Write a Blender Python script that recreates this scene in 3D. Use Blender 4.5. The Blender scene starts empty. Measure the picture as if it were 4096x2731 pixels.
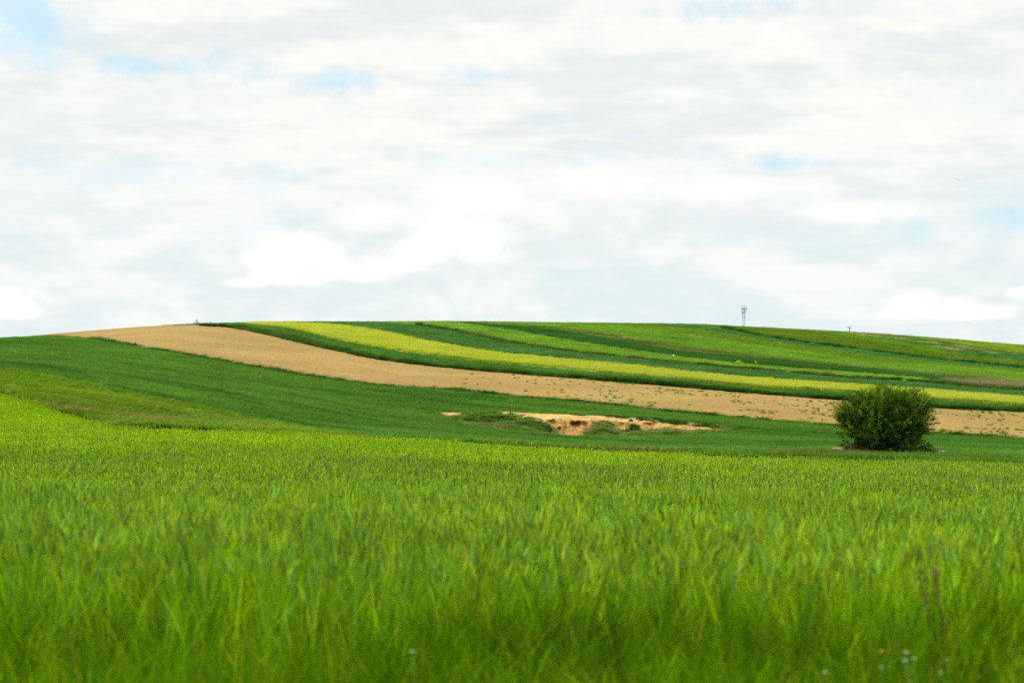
import bpy, math, random
import numpy as np
from mathutils import Vector

rng = np.random.default_rng(7)
random.seed(7)
D = bpy.data
SC = bpy.context.scene
COL = SC.collection

# ------------------------------------------------------------------ terrain
F = 5689.0          # focal length (50 mm on a 36 mm frame) in units of 1/4096 frame width
YH = 1480.0         # row of the true horizon
XC = 2048.0


def pchip(x, y, xq):
    x = np.asarray(x, float); y = np.asarray(y, float); xq = np.asarray(xq, float)
    h = np.diff(x); d = np.diff(y) / h
    n = len(x); m = np.zeros(n)
    if n == 2:
        m[:] = d[0]
    else:
        for i in range(1, n - 1):
            if d[i - 1] * d[i] > 0:
                w1 = 2 * h[i] + h[i - 1]; w2 = h[i] + 2 * h[i - 1]
                m[i] = (w1 + w2) / (w1 / d[i - 1] + w2 / d[i])
        m[0] = d[0]; m[-1] = d[-1]
    xq = np.clip(xq, x[0], x[-1])
    k = np.clip(np.searchsorted(x, xq) - 1, 0, n - 2)
    t = (xq - x[k]) / h[k]
    t2 = t * t; t3 = t2 * t
    return ((2 * t3 - 3 * t2 + 1) * y[k] + (t3 - 2 * t2 + t) * h[k] * m[k]
            + (-2 * t3 + 3 * t2) * y[k + 1] + (t3 - t2) * h[k] * m[k + 1])


RIDGE = [(-1400, 1400), (-400, 1375), (0, 1352), (197, 1335), (360, 1321), (610, 1303), (697, 1299), (784, 1292), (906, 1290),
         (1045, 1287), (1366, 1286), (1685, 1285), (1889, 1286), (2237, 1290), (2732, 1296), (2976, 1307),
         (3225, 1320), (3399, 1329), (3631, 1344), (3805, 1357), (4096, 1381), (4600, 1412), (5600, 1440)]
RIDGE_D = [(-1400, 190), (0, 215), (600, 290), (1200, 370), (1800, 400), (2400, 430), (3000, 440), (3600, 450), (4096, 450), (5600, 460)]


def ridge_row(X):
    a = np.array(RIDGE, float); return pchip(a[:, 0], a[:, 1], X)


def ridge_depth(X):
    a = np.array(RIDGE_D, float); return pchip(a[:, 0], a[:, 1], X)


def node_y(y, Y):   # row -> z/y
    return (y, (YH - Y) / F)


def node_z(y, z):
    return (y, z / y)


COLS = {
    0:    [(12, 'z', -1.05), (28, 'z', -1.78), (45, 'z', -2.15), (58, 1722), (70, 1650), (85, 1560), (105, 1470), (150, 1398)],
    600:  [(12, 'z', -1.08), (28, 'z', -1.85), (45, 'z', -2.2), (60, 1700), (75, 1662), (92, 1583), (135, 1475), (185, 1393), (240, 1336)],
    1200: [(12, 'z', -1.1), (28, 'z', -1.9), (45, 'z', -2.3), (60, 1723), (72, 1724), (88, 1705), (120, 1600), (165, 1495), (235, 1372), (300, 1315)],
    1800: [(12, 'z', -1.12), (28, 'z', -1.98), (45, 'z', -2.55), (61, 1752), (78, 1755), (92, 1742), (115, 1700), (155, 1554), (205, 1471), (285, 1377), (340, 1320)],
    2400: [(12, 'z', -1.15), (28, 'z', -2.02), (45, 'z', -2.8), (62, 1790), (85, 1790), (112, 1745), (132, 1656), (148, 1610), (190, 1521), (252, 1441), (305, 1375), (365, 1317)],
    3000: [(12, 'z', -1.18), (28, 'z', -2.06), (45, 'z', -2.95), (62, 1812), (85, 1798), (110, 1765), (140, 1669), (182, 1572), (228, 1505), (290, 1426), (335, 1374), (385, 1330)],
    3600: [(12, 'z', -1.2), (28, 'z', -2.1), (45, 'z', -3.05), (62, 1823), (85, 1803), (105, 1780), (135, 1718), (175, 1621), (215, 1547), (265, 1487), (310, 1447), (345, 1417), (400, 1366)],
    4096: [(12, 'z', -1.2), (28, 'z', -2.15), (45, 'z', -3.12), (61, 1845), (85, 1818), (102, 1797), (130, 1751), (170, 1647), (205, 1584), (255, 1529), (300, 1490), (330, 1471), (390, 1415)],
}
COLS[-1400] = COLS[0]
COLS[5600] = [(y, *r) if r[0] == 'z' else (y, r[0] + 18) for y, *r in COLS[4096]]
NLY = 1400
LY = np.linspace(math.log(1.5), math.log(9000), NLY)
XG = np.arange(-1400, 5601, 25.0)


def build_table():
    xs = sorted(COLS)
    rows = []
    for X in xs:
        nd = [node_z(1.5, -.8), node_z(3, -.8), node_z(6, -.8)]
        for e in COLS[X]:
            nd.append(node_z(e[0], e[2]) if e[1] == 'z' else node_y(e[0], e[1]))
        rr = float(ridge_row(X)); rd = float(ridge_depth(X))
        nd.append(node_y(rd, rr))
        nd.append(node_y(600, rr + 46)); nd.append(node_y(900, rr + 95)); nd.append(node_y(2500, 1490)); nd.append(node_y(9000, 1482))
        a = np.array(nd)
        rows.append(pchip(np.log(a[:, 0]), a[:, 1], LY))
    T = np.array(rows)                     # cols x LY
    out = np.empty((len(XG), NLY))
    for j in range(NLY):
        out[:, j] = pchip(xs, T[:, j], XG)
    rr = (YH - ridge_row(XG)) / F
    rd = ridge_depth(XG)
    yy = np.exp(LY)
    for i in range(len(XG)):               # exact ridge row
        cur = out[i].copy(); m = (yy > .6 * rd[i]) & (yy < 1.25 * rd[i])
        dq = rr[i] - cur[m].max()
        w = np.clip((yy - .62 * rd[i]) / (.38 * rd[i]), 0, 1); w = w * w * (3 - 2 * w)
        w2 = np.clip((900 - yy) / 500, 0, 1)
        out[i] = cur + dq * w * w2
    return out


QT = build_table()


def Qf(X, y):
    X = np.clip(np.asarray(X, float), XG[0], XG[-1] - 1e-3); ly = np.clip(np.log(np.maximum(y, 1.5)), LY[0], LY[-1] - 1e-6)
    fx = (X - XG[0]) / 25.0; ix = fx.astype(int); fx = fx - ix
    fy = (ly - LY[0]) / (LY[1] - LY[0]); iy = fy.astype(int); fy = fy - iy
    ix = np.minimum(ix, len(XG) - 2); iy = np.minimum(iy, NLY - 2)
    return ((QT[ix, iy] * (1 - fy) + QT[ix, iy + 1] * fy) * (1 - fx) + (QT[ix + 1, iy] * (1 - fy) + QT[ix + 1, iy + 1] * fy) * fx)


def S(x, y):
    x = np.asarray(x, float); y = np.asarray(y, float)
    yy = np.maximum(y, 1.5)
    return Qf(XC + F * x / np.maximum(yy, 4), yy) * yy


def sm(a, b, t):
    t = np.clip((t - a) / (b - a), 0, 1); return t * t * (3 - 2 * t)


def _a0_depth(X, Y):
    yy_ = np.linspace(60.5, 130, 500); q = Qf(np.full(500, float(X)), yy_)
    i = np.nonzero(YH - q * F <= Y)[0]
    return float(yy_[i[0]]) if len(i) else 60.5


WE = [[-1400.], [112.]]
for _x, _y in ((-300, 1478), (0, 1557), (90, 1581), (174, 1606), (348, 1656), (494, 1692)):
    WE[0].append(float(_x)); WE[1].append(_a0_depth(_x, _y))
for _x in (640, 1200, 4096, 5600): WE[0].append(float(_x)); WE[1].append(60.5)


# wheat edge: depth of the far edge of the near field for a column
def wheat_edge(X):
    return pchip(WE[0], WE[1], X)


def ground_drop(x, y):
    X = np.clip(XC + F * x / np.maximum(y, 4), -1400, 5600)
    e = wheat_edge(X)
    ln = 2.0 + 16 * sm(500, 1500, X)
    return .70 - .55 * sm(0, 1, (y - e) / ln)


def G(x, y):
    return S(x, y) - ground_drop(x, y)


# noise -------------------------------------------------------------------
def vnoise(x, y, seed=0):
    xi = np.floor(x).astype(np.int64); yi = np.floor(y).astype(np.int64)
    fx = x - xi; fy = y - yi
    fx = fx * fx * (3 - 2 * fx); fy = fy * fy * (3 - 2 * fy)

    def h(a, b):
        n = (a * 374761393 + b * 668265263 + seed * 144665) & 0x7fffffff
        n = ((n ^ (n >> 13)) * 1274126177) & 0x7fffffff
        return ((n ^ (n >> 16)) & 0xffff) / 65535.0
    return ((h(xi, yi) * (1 - fx) + h(xi + 1, yi) * fx) * (1 - fy) + (h(xi, yi + 1) * (1 - fx) + h(xi + 1, yi + 1) * fx) * fy)


def fbm(x, y, seed=0, o=4):
    v = 0; a = .5; t = 0
    for i in range(o):
        v = v + a * vnoise(x * 2 ** i, y * 2 ** i, seed + i * 17); t += a; a *= .5
    return v / t


# ------------------------------------------------------------------ mesh helpers
def new_mesh(name, V, Fc, attrs=None, smooth=False):
    """V (n,3); Fc (m,3) or (m,4) array or list of arrays"""
    me = D.meshes.new(name)
    V = np.asarray(V, np.float32)
    me.vertices.add(len(V)); me.vertices.foreach_set('co', V.ravel())
    if not isinstance(Fc, list):
        Fc = [Fc]
    Fc = [np.asarray(f, np.int32) for f in Fc if len(f)]
    if Fc:
        loops = np.concatenate([f.ravel() for f in Fc])
        sizes = np.concatenate([np.full(len(f), f.shape[1], np.int32) for f in Fc])
        me.loops.add(len(loops)); me.loops.foreach_set('vertex_index', loops)
        me.polygons.add(len(sizes))
        me.polygons.foreach_set('loop_start', np.concatenate([[0], np.cumsum(sizes)[:-1]]).astype(np.int32))
        me.polygons.foreach_set('loop_total', sizes)
        if smooth:
            me.polygons.foreach_set('use_smooth', np.ones(len(sizes), bool))
    for k, (ty, arr) in (attrs or {}).items():
        at = me.attributes.new(k, ty, 'POINT')
        arr = np.asarray(arr)
        if ty == 'FLOAT': at.data.foreach_set('value', arr.astype(np.float32))
        elif ty == 'INT': at.data.foreach_set('value', arr.astype(np.int32))
        elif ty == 'BOOLEAN': at.data.foreach_set('value', arr.astype(bool))
        elif ty == 'FLOAT_VECTOR': at.data.foreach_set('vector', arr.astype(np.float32).ravel())
        elif ty == 'FLOAT_COLOR': at.data.foreach_set('color', arr.astype(np.float32).ravel())
    me.update()
    return me


def link(name, me, mat=None, parent=None, loc=None, **props):
    o = D.objects.new(name, me); COL.objects.link(o)
    if mat is not None and me is not None: me.materials.append(mat)
    if parent is not None: o.parent = parent
    if loc is not None: o.location = loc
    for k, v in props.items(): o[k] = v
    return o


def grid_faces(n, m):
    i = np.arange((n - 1))[:, None] * m + np.arange(m - 1)[None]
    i = i.ravel()
    return np.stack([i, i + m, i + m + 1, i + 1], 1)


class MB:
    def __init__(s): s.V = []; s.Fq = []; s.Ft = []; s.C = []; s.n = 0

    def add(s, V, q=None, t=None, c=None):
        V = np.asarray(V, float)
        if q is not None and len(q): s.Fq.append(np.asarray(q) + s.n)
        if t is not None and len(t): s.Ft.append(np.asarray(t) + s.n)
        s.V.append(V)
        if c is not None:
            c = np.asarray(c, float)
            if c.ndim == 1: c = np.tile(c, (len(V), 1))
            s.C.append(c)
        s.n += len(V)

    def mesh(s, name, smooth=False):
        fs = []
        if s.Fq: fs.append(np.concatenate(s.Fq))
        if s.Ft: fs.append(np.concatenate(s.Ft))
        at = {}
        if s.C:
            C = np.concatenate(s.C); at['col'] = ('FLOAT_COLOR', np.concatenate([C, np.ones((len(C), 1))], 1))
        return new_mesh(name, np.concatenate(s.V), fs, at, smooth)

    def box(s, c, d, R=None):
        v = np.array([[x, y, z] for x in (-.5, .5) for y in (-.5, .5) for z in (-.5, .5)]) * np.array(d)
        if R is not None: v = v @ np.array(R).T
        s.add(v + np.array(c), q=[[0, 1, 3, 2], [4, 6, 7, 5], [0, 4, 5, 1], [2, 3, 7, 6], [0, 2, 6, 4], [1, 5, 7, 3]])

    def tube(s, P, R, n=6, cap=True, c=None):
        P = np.asarray(P, float); R = np.broadcast_to(np.asarray(R, float), (len(P),))
        V = []
        for i in range(len(P)):
            t = P[min(i + 1, len(P) - 1)] - P[max(i - 1, 0)]; t = t / (np.linalg.norm(t) + 1e-9)
            a = np.array([0, 0, 1.]) if abs(t[2]) < .9 else np.array([1., 0, 0])
            u = np.cross(t, a); u /= np.linalg.norm(u); w = np.cross(t, u)
            th = np.arange(n) * 2 * math.pi / n
            V.append(P[i] + R[i] * (np.cos(th)[:, None] * u + np.sin(th)[:, None] * w))
        q = []
        for i in range(len(P) - 1):
            for k in range(n):
                q.append([i * n + k, i * n + (k + 1) % n, (i + 1) * n + (k + 1) % n, (i + 1) * n + k])
        V = np.concatenate(V)
        t_ = []
        if cap:
            V = np.concatenate([V, P[:1], P[-1:]])
            m = len(P) * n
            for k in range(n):
                t_.append([m, (k + 1) % n, k]); t_.append([m + 1, (len(P) - 1) * n + k, (len(P) - 1) * n + (k + 1) % n])
        s.add(V, q=q, t=t_, c=c)


# ------------------------------------------------------------------ materials
def mat_new(name):
    m = D.materials.new(name); m.use_nodes = True
    nt = m.node_tree; nt.nodes.clear()
    return m, nt


class N:
    """tiny node helper"""
    def __init__(s, nt): s.nt = nt

    def n(s, t, **kw):
        x = s.nt.nodes.new(t)
        for k, v in kw.items(): setattr(x, k, v)
        return x

    def set(s, sock, v):
        if isinstance(v, bpy.types.NodeSocket): s.nt.links.new(v, sock)
        elif v is not None:
            if sock.type == 'RGBA' and len(v) == 3: v = (*v, 1)
            sock.default_value = v

    def math(s, op, a, b=None, c=None, clamp=False):
        x = s.n('ShaderNodeMath', operation=op, use_clamp=clamp)
        s.set(x.inputs[0], a)
        if b is not None: s.set(x.inputs[1], b)
        if c is not None: s.set(x.inputs[2], c)
        return x.outputs[0]

    def mix(s, f, a, b, blend='MIX'):
        x = s.n('ShaderNodeMix', data_type='RGBA', blend_type=blend)
        s.set(x.inputs[0], f); s.set(x.inputs[6], a); s.set(x.inputs[7], b)
        return x.outputs[2]

    def ramp(s, v, a, b, lo=0., hi=1.):
        x = s.n('ShaderNodeMapRange', interpolation_type='SMOOTHSTEP')
        s.set(x.inputs[0], v); x.inputs[1].default_value = a; x.inputs[2].default_value = b
        x.inputs[3].default_value = lo; x.inputs[4].default_value = hi
        return x.outputs[0]

    def noise(s, vec, scale, detail=3, rough=.5, dist=0.):
        x = s.n('ShaderNodeTexNoise'); s.set(x.inputs['Vector'], vec)
        x.inputs['Scale'].default_value = scale; x.inputs['Detail'].default_value = detail
        x.inputs['Roughness'].default_value = rough; x.inputs['Distortion'].default_value = dist
        return x.outputs[0]

    def mapping(s, vec, scale=(1, 1, 1), rot=0., loc=(0, 0, 0)):
        x = s.n('ShaderNodeMapping'); s.set(x.inputs[0], vec)
        x.inputs[1].default_value = loc; x.inputs[2].default_value = (0, 0, rot); x.inputs[3].default_value = scale
        return x.outputs[0]

    def attr(s, name): return s.n('ShaderNodeAttribute', attribute_name=name)

    def pos(s): return s.n('ShaderNodeNewGeometry').outputs['Position']

    def rowvec(s, phi, sa, sc):
        """world position turned so that x runs along a strip, then stretched"""
        v = s.mapping(s.pos(), (1, 1, 1), -phi)
        return s.mapping(v, (sa, sc, .6))


def foliage_out(h, col, trans=.35, rough=.55, spec=.25, tcol=None):
    p = h.n('ShaderNodeBsdfPrincipled'); h.set(p.inputs['Base Color'], col)
    p.inputs['Roughness'].default_value = rough
    p.inputs['Specular IOR Level'].default_value = spec
    t = h.n('ShaderNodeBsdfTranslucent')
    if tcol is None:
        tcol = h.mix(1., col, (1.25, 1.15, .5), 'MULTIPLY')
    h.set(t.inputs[0], tcol)
    m = h.n('ShaderNodeMixShader'); m.inputs[0].default_value = trans
    h.nt.links.new(p.outputs[0], m.inputs[1]); h.nt.links.new(t.outputs[0], m.inputs[2])
    o = h.n('ShaderNodeOutputMaterial'); h.nt.links.new(m.outputs[0], o.inputs[0])


def crop_material(name, dark, light, phi, patch=None, patch_amt=0., streak=1., fine=1., low=None, blades=True, across=.9, tips=None):
    """dark/light: colours of the crop; phi: direction of its rows; patch: second colour in irregular areas"""
    m, nt = mat_new(name); h = N(nt)
    p = h.pos()
    s1 = h.ramp(h.noise(h.rowvec(phi, .022, across), 1., 3, .6), .35, .65)
    s1b = h.ramp(h.noise(h.rowvec(phi, .012, .22), 1., 3, .55), .36, .64)
    s2 = h.ramp(h.noise(p, .075, 3, .55), .35, .65)
    s3 = h.ramp(h.noise(p, 3.2, 2, .6), .3, .7)
    f = h.math('MULTIPLY', s1, .34 * streak)
    f = h.math('ADD', f, h.math('MULTIPLY', s1b, .3 * streak))
    f = h.math('ADD', f, h.math('MULTIPLY', s2, .3))
    f = h.math('ADD', f, h.math('MULTIPLY', s3, .3 * fine))
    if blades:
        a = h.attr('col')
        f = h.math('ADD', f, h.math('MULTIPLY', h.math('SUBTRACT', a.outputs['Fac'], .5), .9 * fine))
    f = h.math('SUBTRACT', f, .12, clamp=True)
    c = h.mix(f, dark, light)
    if streak > 0:   # wheel tracks and gaps between drill rows
        tl = h.ramp(h.noise(h.rowvec(phi, .005, .42), 1., 2, .5), .57, .63)
        tl2 = h.ramp(h.noise(h.rowvec(phi, .02, 1.7), 1., 2, .6), .58, .66)
        c = h.mix(h.math('MULTIPLY', h.math('MAXIMUM', tl, h.math('MULTIPLY', tl2, .7)), .55 * min(1., streak)), c, h.mix(1., dark, (.6, .65, .6), 'MULTIPLY'))
    if tips is not None and blades:
        sep = h.n('ShaderNodeSeparateColor'); h.set(sep.inputs[0], a.outputs['Color'])
        c = h.mix(h.ramp(sep.outputs[2], .55, .95), c, tips)
    if patch is not None:
        pm = h.ramp(h.noise(h.rowvec(phi, .03, .12), 1., 5, .65), .62 - patch_amt * .3, .72 - patch_amt * .3)
        c = h.mix(h.math('MULTIPLY', pm, .85), c, patch)
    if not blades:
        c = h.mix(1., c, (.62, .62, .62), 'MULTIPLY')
    foliage_out(h, c, .28 if blades else .0, .65, .06)
    return m


def soil_material(name, a, b, c, phi=0.):
    m, nt = mat_new(name); h = N(nt); p = h.pos()
    f = h.ramp(h.noise(h.rowvec(phi, .05, 1.6), 1., 3, .6), .3, .7)
    g = h.ramp(h.noise(p, .05, 4, .6), .35, .65)
    k = h.ramp(h.noise(p, 2.6, 5, .72), .36, .62)
    col = h.mix(h.math('ADD', h.math('MULTIPLY', f, .35), h.math('MULTIPLY', g, .5), clamp=True), a, b)
    col = h.mix(h.math('MULTIPLY', h.math('SUBTRACT', 1., k), .8), col, c)
    pr = h.n('ShaderNodeBsdfPrincipled'); h.set(pr.inputs['Base Color'], col)
    pr.inputs['Roughness'].default_value = .95; pr.inputs['Specular IOR Level'].default_value = .1
    bp = h.n('ShaderNodeBump'); bp.inputs['Strength'].default_value = .9; bp.inputs['Distance'].default_value = .12
    h.set(bp.inputs['Height'], h.noise(h.rowvec(phi, 1.2, 3.), 1., 5, .7)); nt.links.new(bp.outputs[0], pr.inputs['Normal'])
    o = h.n('ShaderNodeOutputMaterial'); nt.links.new(pr.outputs[0], o.inputs[0])
    return m


def plain(name, col, rough=.6, metal=0., nscale=None, col2=None):
    m, nt = mat_new(name); h = N(nt)
    p = h.n('ShaderNodeBsdfPrincipled')
    if nscale:
        tc = h.n('ShaderNodeTexCoord').outputs['Object']
        h.set(p.inputs['Base Color'], h.mix(h.ramp(h.noise(tc, nscale, 4, .6), .3, .7), col, col2))
    else:
        h.set(p.inputs['Base Color'], col)
    p.inputs['Roughness'].default_value = rough; p.inputs['Metallic'].default_value = metal; p.inputs['Specular IOR Level'].default_value = .5 if metal else .08
    o = h.n('ShaderNodeOutputMaterial'); nt.links.new(p.outputs[0], o.inputs[0])
    return m


def leafy(name, trans=.35, gain=(1, 1, 1), nscale=.12, c1=(.75, .8, .8), c2=(1.2, 1.15, 1.1), rough=.5, spec=.3, band=None, streaks=0.):
    """vertex colour of each blade, varied by world-space noise"""
    m, nt = mat_new(name); h = N(nt); a = h.attr('col')
    n1 = h.ramp(h.noise(h.pos(), nscale, 4, .6), .32, .68)
    n2 = h.ramp(h.noise(h.pos(), 1.7, 3, .6), .3, .7)
    f = h.math('ADD', h.math('MULTIPLY', n1, .6), h.math('MULTIPLY', n2, .4))
    c = h.mix(1., a.outputs['Color'], h.mix(f, c1, c2), 'MULTIPLY')
    c = h.mix(1., c, gain, 'MULTIPLY')
    if streaks:
        sv_ = h.ramp(h.noise(h.mapping(h.pos(), (1, 1, .12)), 6.5, 2, .6), .34, .66)
        c = h.mix(1., c, h.mix(sv_, (1. - streaks, 1. - streaks * .9, 1. - streaks * .6), (1. + streaks * .5, 1. + streaks * .62, 1.)), 'MULTIPLY')
    if band:  # riper belt across the far part of the field
        sep = h.n('ShaderNodeSeparateXYZ'); h.set(sep.inputs[0], h.pos())
        yy = h.math('ADD', sep.outputs[1], h.math('MULTIPLY', h.math('SUBTRACT', n1, .5), 9.))
        b = h.math('MULTIPLY', h.ramp(yy, band[0], band[1]), h.ramp(sep.outputs[0], band[2], band[3], 1., .25))
        c = h.mix(b, c, h.mix(1., c, band[4], 'MULTIPLY'))
    foliage_out(h, c, trans, rough + .08, spec * .4)
    return m


# ------------------------------------------------------------------ scatter (geometry nodes)
SRC = {}


def add_scatter(obj, variants, mat):
    g = D.node_groups.new('scatter', 'GeometryNodeTree')
    g.interface.new_socket('Geometry', in_out='INPUT', socket_type='NodeSocketGeometry')
    g.interface.new_socket('Geometry', in_out='OUTPUT', socket_type='NodeSocketGeometry')
    nd = g.nodes; L = g.links.new
    gi = nd.new('NodeGroupInput'); go = nd.new('NodeGroupOutput')
    jn = nd.new('GeometryNodeJoinGeometry')
    for v in variants:
        oi = nd.new('GeometryNodeObjectInfo'); oi.inputs['Object'].default_value = v
        oi.inputs['As Instance'].default_value = False
        gt = nd.new('GeometryNodeGeometryToInstance')
        L(oi.outputs['Geometry'], gt.inputs[0]); L(gt.outputs[0], jn.inputs[0])

    def named(n, ty):
        x = nd.new('GeometryNodeInputNamedAttribute'); x.data_type = ty; x.inputs['Name'].default_value = n
        return x.outputs['Attribute']
    ip = nd.new('GeometryNodeInstanceOnPoints')
    L(gi.outputs[0], ip.inputs['Points']); L(jn.outputs[0], ip.inputs['Instance'])
    ip.inputs['Pick Instance'].default_value = True
    L(named('inst', 'BOOLEAN'), ip.inputs['Selection'])
    L(named('vi', 'INT'), ip.inputs['Instance Index'])
    L(named('rot', 'FLOAT_VECTOR'), ip.inputs['Rotation'])
    L(named('scl', 'FLOAT_VECTOR'), ip.inputs['Scale'])
    last = ip.outputs[0]
    if mat is not None:
        sm_ = nd.new('GeometryNodeSetMaterial'); sm_.inputs['Material'].default_value = mat
        L(last, sm_.inputs[0]); last = sm_.outputs[0]
    j2 = nd.new('GeometryNodeJoinGeometry')
    L(gi.outputs[0], j2.inputs[0]); L(last, j2.inputs[0])
    L(j2.outputs[0], go.inputs[0])
    md = obj.modifiers.new('scatter', 'NODES'); md.node_group = g


def stuff_mesh(name, V, Fc, pts, nvar, smin, smax, zs, tilt=.12, smooth=True, zrot=None):
    """surface (V, Fc) plus loose points that carry clumps. zs: height scale per point"""
    n0 = len(V); n1 = len(pts)
    sc = rng.uniform(smin, smax, n1)
    scl = np.zeros((n0 + n1, 3)); scl[n0:, 0] = sc; scl[n0:, 1] = sc; scl[n0:, 2] = zs
    rot = np.zeros((n0 + n1, 3)); rot[n0:, 0] = rng.normal(0, tilt, n1); rot[n0:, 1] = rng.normal(0, tilt, n1)
    rot[n0:, 2] = rng.uniform(0, 6.283, n1) if zrot is None else zrot
    inst = np.zeros(n0 + n1, bool); inst[n0:] = True
    vi = np.zeros(n0 + n1, int); vi[n0:] = rng.integers(0, nvar, n1)
    allV = np.concatenate([V, pts]) if n0 else pts
    return new_mesh(name, allV, Fc, {'inst': ('BOOLEAN', inst), 'vi': ('INT', vi), 'rot': ('FLOAT_VECTOR', rot), 'scl': ('FLOAT_VECTOR', scl)}, smooth)


def blades(n, rad, hgt, wid, bend, seg=2, square=False, hjit=.25, colf=None, lean=.12):
    """n blades as strips. returns V, quads, tris, per-vertex colours. colf(n)->(n,3) base; blue channel replaced by height when colf None"""
    if square: bx = rng.uniform(-rad, rad, n); by = rng.uniform(-rad, rad, n)
    else:
        r = rad * np.sqrt(rng.uniform(0, 1, n)); th0 = rng.uniform(0, 6.283, n); bx = r * np.cos(th0); by = r * np.sin(th0)
    H = hgt * rng.uniform(1 - hjit, 1 + hjit, n)
    th = rng.uniform(0, 6.283, n); B = bend * H * rng.uniform(.2, 1., n)
    ph = rng.uniform(0, 6.283, n); W = wid * rng.uniform(.7, 1.3, n)
    lx = rng.normal(0, lean, n); ly = rng.normal(0, lean, n)
    k = seg + 1
    t = np.linspace(0, 1, k)[None]
    cx = bx[:, None] + lx[:, None] * H[:, None] * t + (np.cos(th) * B)[:, None] * t ** 2
    cy = by[:, None] + ly[:, None] * H[:, None] * t + (np.sin(th) * B)[:, None] * t ** 2
    cz = H[:, None] * (t - .35 * (B / H)[:, None] * t ** 2.5)
    w = W[:, None] * (1 - t ** 2 * .93) * .5
    wx = -np.sin(ph)[:, None] * w; wy = np.cos(ph)[:, None] * w
    V = np.empty((n, k, 2, 3))
    V[:, :, 0, 0] = cx - wx; V[:, :, 0, 1] = cy - wy; V[:, :, 0, 2] = cz
    V[:, :, 1, 0] = cx + wx; V[:, :, 1, 1] = cy + wy; V[:, :, 1, 2] = cz
    b = (np.arange(n) * k * 2)[:, None] + (np.arange(seg) * 2)[None]
    b = b.ravel()
    q = np.stack([b, b + 1, b + 3, b + 2], 1)
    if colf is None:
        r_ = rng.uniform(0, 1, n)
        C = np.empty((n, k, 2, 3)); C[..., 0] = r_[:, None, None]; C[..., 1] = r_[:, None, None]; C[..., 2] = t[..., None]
    else:
        C = np.empty((n, k, 2, 3)); C[:] = colf(n)[:, None, None, :]
    return V.reshape(-1, 3), q, C.reshape(-1, 3), (cx[:, -1], cy[:, -1], cz[:, -1])


def src_obj(name, mb):
    return D.objects.new(name, mb.mesh(name))


def pal(*cols):
    """random pick from weighted colours [(w,(r,g,b)), ...] with jitter"""
    w = np.array([c[0] for c in cols], float); w /= w.sum(); P = np.array([c[1] for c in cols])

    def f(n):
        c = P[rng.choice(len(P), n, p=w)]
        return c * rng.uniform(.75, 1.25, (n, 1)) * rng.uniform(.93, 1.07, (n, 3))
    return f


# hill clumps (unit height)
HILL = []
for i in range(5):
    mb = MB()
    V, q, C, _ = blades(110, .75, 1., .055, .35, 2)
    mb.add(V, q=q, c=C); HILL.append(src_obj('crop_clump', mb))
WEED = []
for i in range(4):
    mb = MB()
    V, q, C, _ = blades(70, .45, 1., .06, .9, 3, lean=.35, hjit=.5)
    mb.add(V, q=q, c=C); WEED.append(src_obj('weed_clump', mb))

SHORT = []
for i in range(4):
    mb = MB()
    V, q, C, _ = blades(90, .4, 1., .035, .4, 2, lean=.15, hjit=.45)
    mb.add(V, q=q, c=C); SHORT.append(src_obj('weed_clump', mb))

# near wheat ---------------------------------------------------------------
GREEN = pal((4, (.18, .39, .003)), (3, (.33, .52, .004)), (2.4, (.06, .19, .004)), (1.2, (.16, .38, .07)), (.12, (.30, .30, .02)))
STEM = pal((3, (.18, .33, .008)), (2, (.24, .37, .012)), (.4, (.22, .20, .04)))
EARC = pal((3, (.24, .42, .03)), (2, (.32, .47, .03)), (2, (.21, .40, .08)), (.4, (.36, .42, .07)))


def wheat_patch(n, half, detail):
    mb = MB()
    V, q, C, tip = blades(n, half, .68, .006 if detail else .011, .10, 3 if detail else 2, square=True, hjit=.13, colf=STEM, lean=.05)
    V[:, :2] += 0; mb.add(V, q=q, c=C)
    # leaves
    nl = n * (4 if detail else 3)
    V, q, C, _ = blades(nl, half, .64, .0098 if detail else .016, .38, 4 if detail else 3, square=True, hjit=.34, colf=GREEN, lean=.05)
    mb.add(V, q=q, c=C)
    # short base leaves
    V, q, C, _ = blades(n, half, .33, .012, 1.0, 3, square=True, hjit=.4, colf=GREEN, lean=.3)
    mb.add(V, q=q, c=C)
    # ears
    cx, cy, cz = tip
    cc = EARC(n)
    L = rng.uniform(.075, .11, n); r = .0075 if detail else .0095
    for i in range(n):
        d = np.array([rng.normal(0, .2), rng.normal(0, .2), 1.]); d /= np.linalg.norm(d)
        p0 = np.array([cx[i], cy[i], cz[i]])
        P = [p0, p0 + d * L[i] * .35, p0 + d * L[i]]
        mb.tube(P, [r * .6, r, r * .25], n=4, cap=False, c=cc[i])
        if detail:   # awns
            for a in range(5):
                e = d + rng.normal(0, .16, 3); e /= np.linalg.norm(e); s0 = p0 + d * L[i] * rng.uniform(.2, .8)
                u = np.cross(e, rng.normal(0, 1, 3)); u = u / np.linalg.norm(u) * .0009
                mb.add(np.array([s0 - u, s0 + u, s0 + e * .06]), t=[[0, 1, 2]], c=cc[i] * 1.1)
    return mb


NEAR = [src_obj('wheat_patch', wheat_patch(24, .25, True)) for i in range(6)]
FAR = [src_obj('wheat_patch', wheat_patch(22, .3, False)) for i in range(5)]
mb = MB()
V, q, C, tip = blades(5, .5, .9, .012, .1, 2, hjit=.12, colf=STEM, lean=.06); mb.add(V, q=q, c=C)
for i in range(5):
    p0 = np.array([tip[0][i], tip[1][i], tip[2][i]]); mb.tube([p0 - [0, 0, .02], p0 + [0, 0, .05], p0 + [.01, 0, .11]], [.006, .011, .003], 4, cap=False, c=(.24, .36, .08))
FAR.append(src_obj('stray_stalks', mb))

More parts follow.
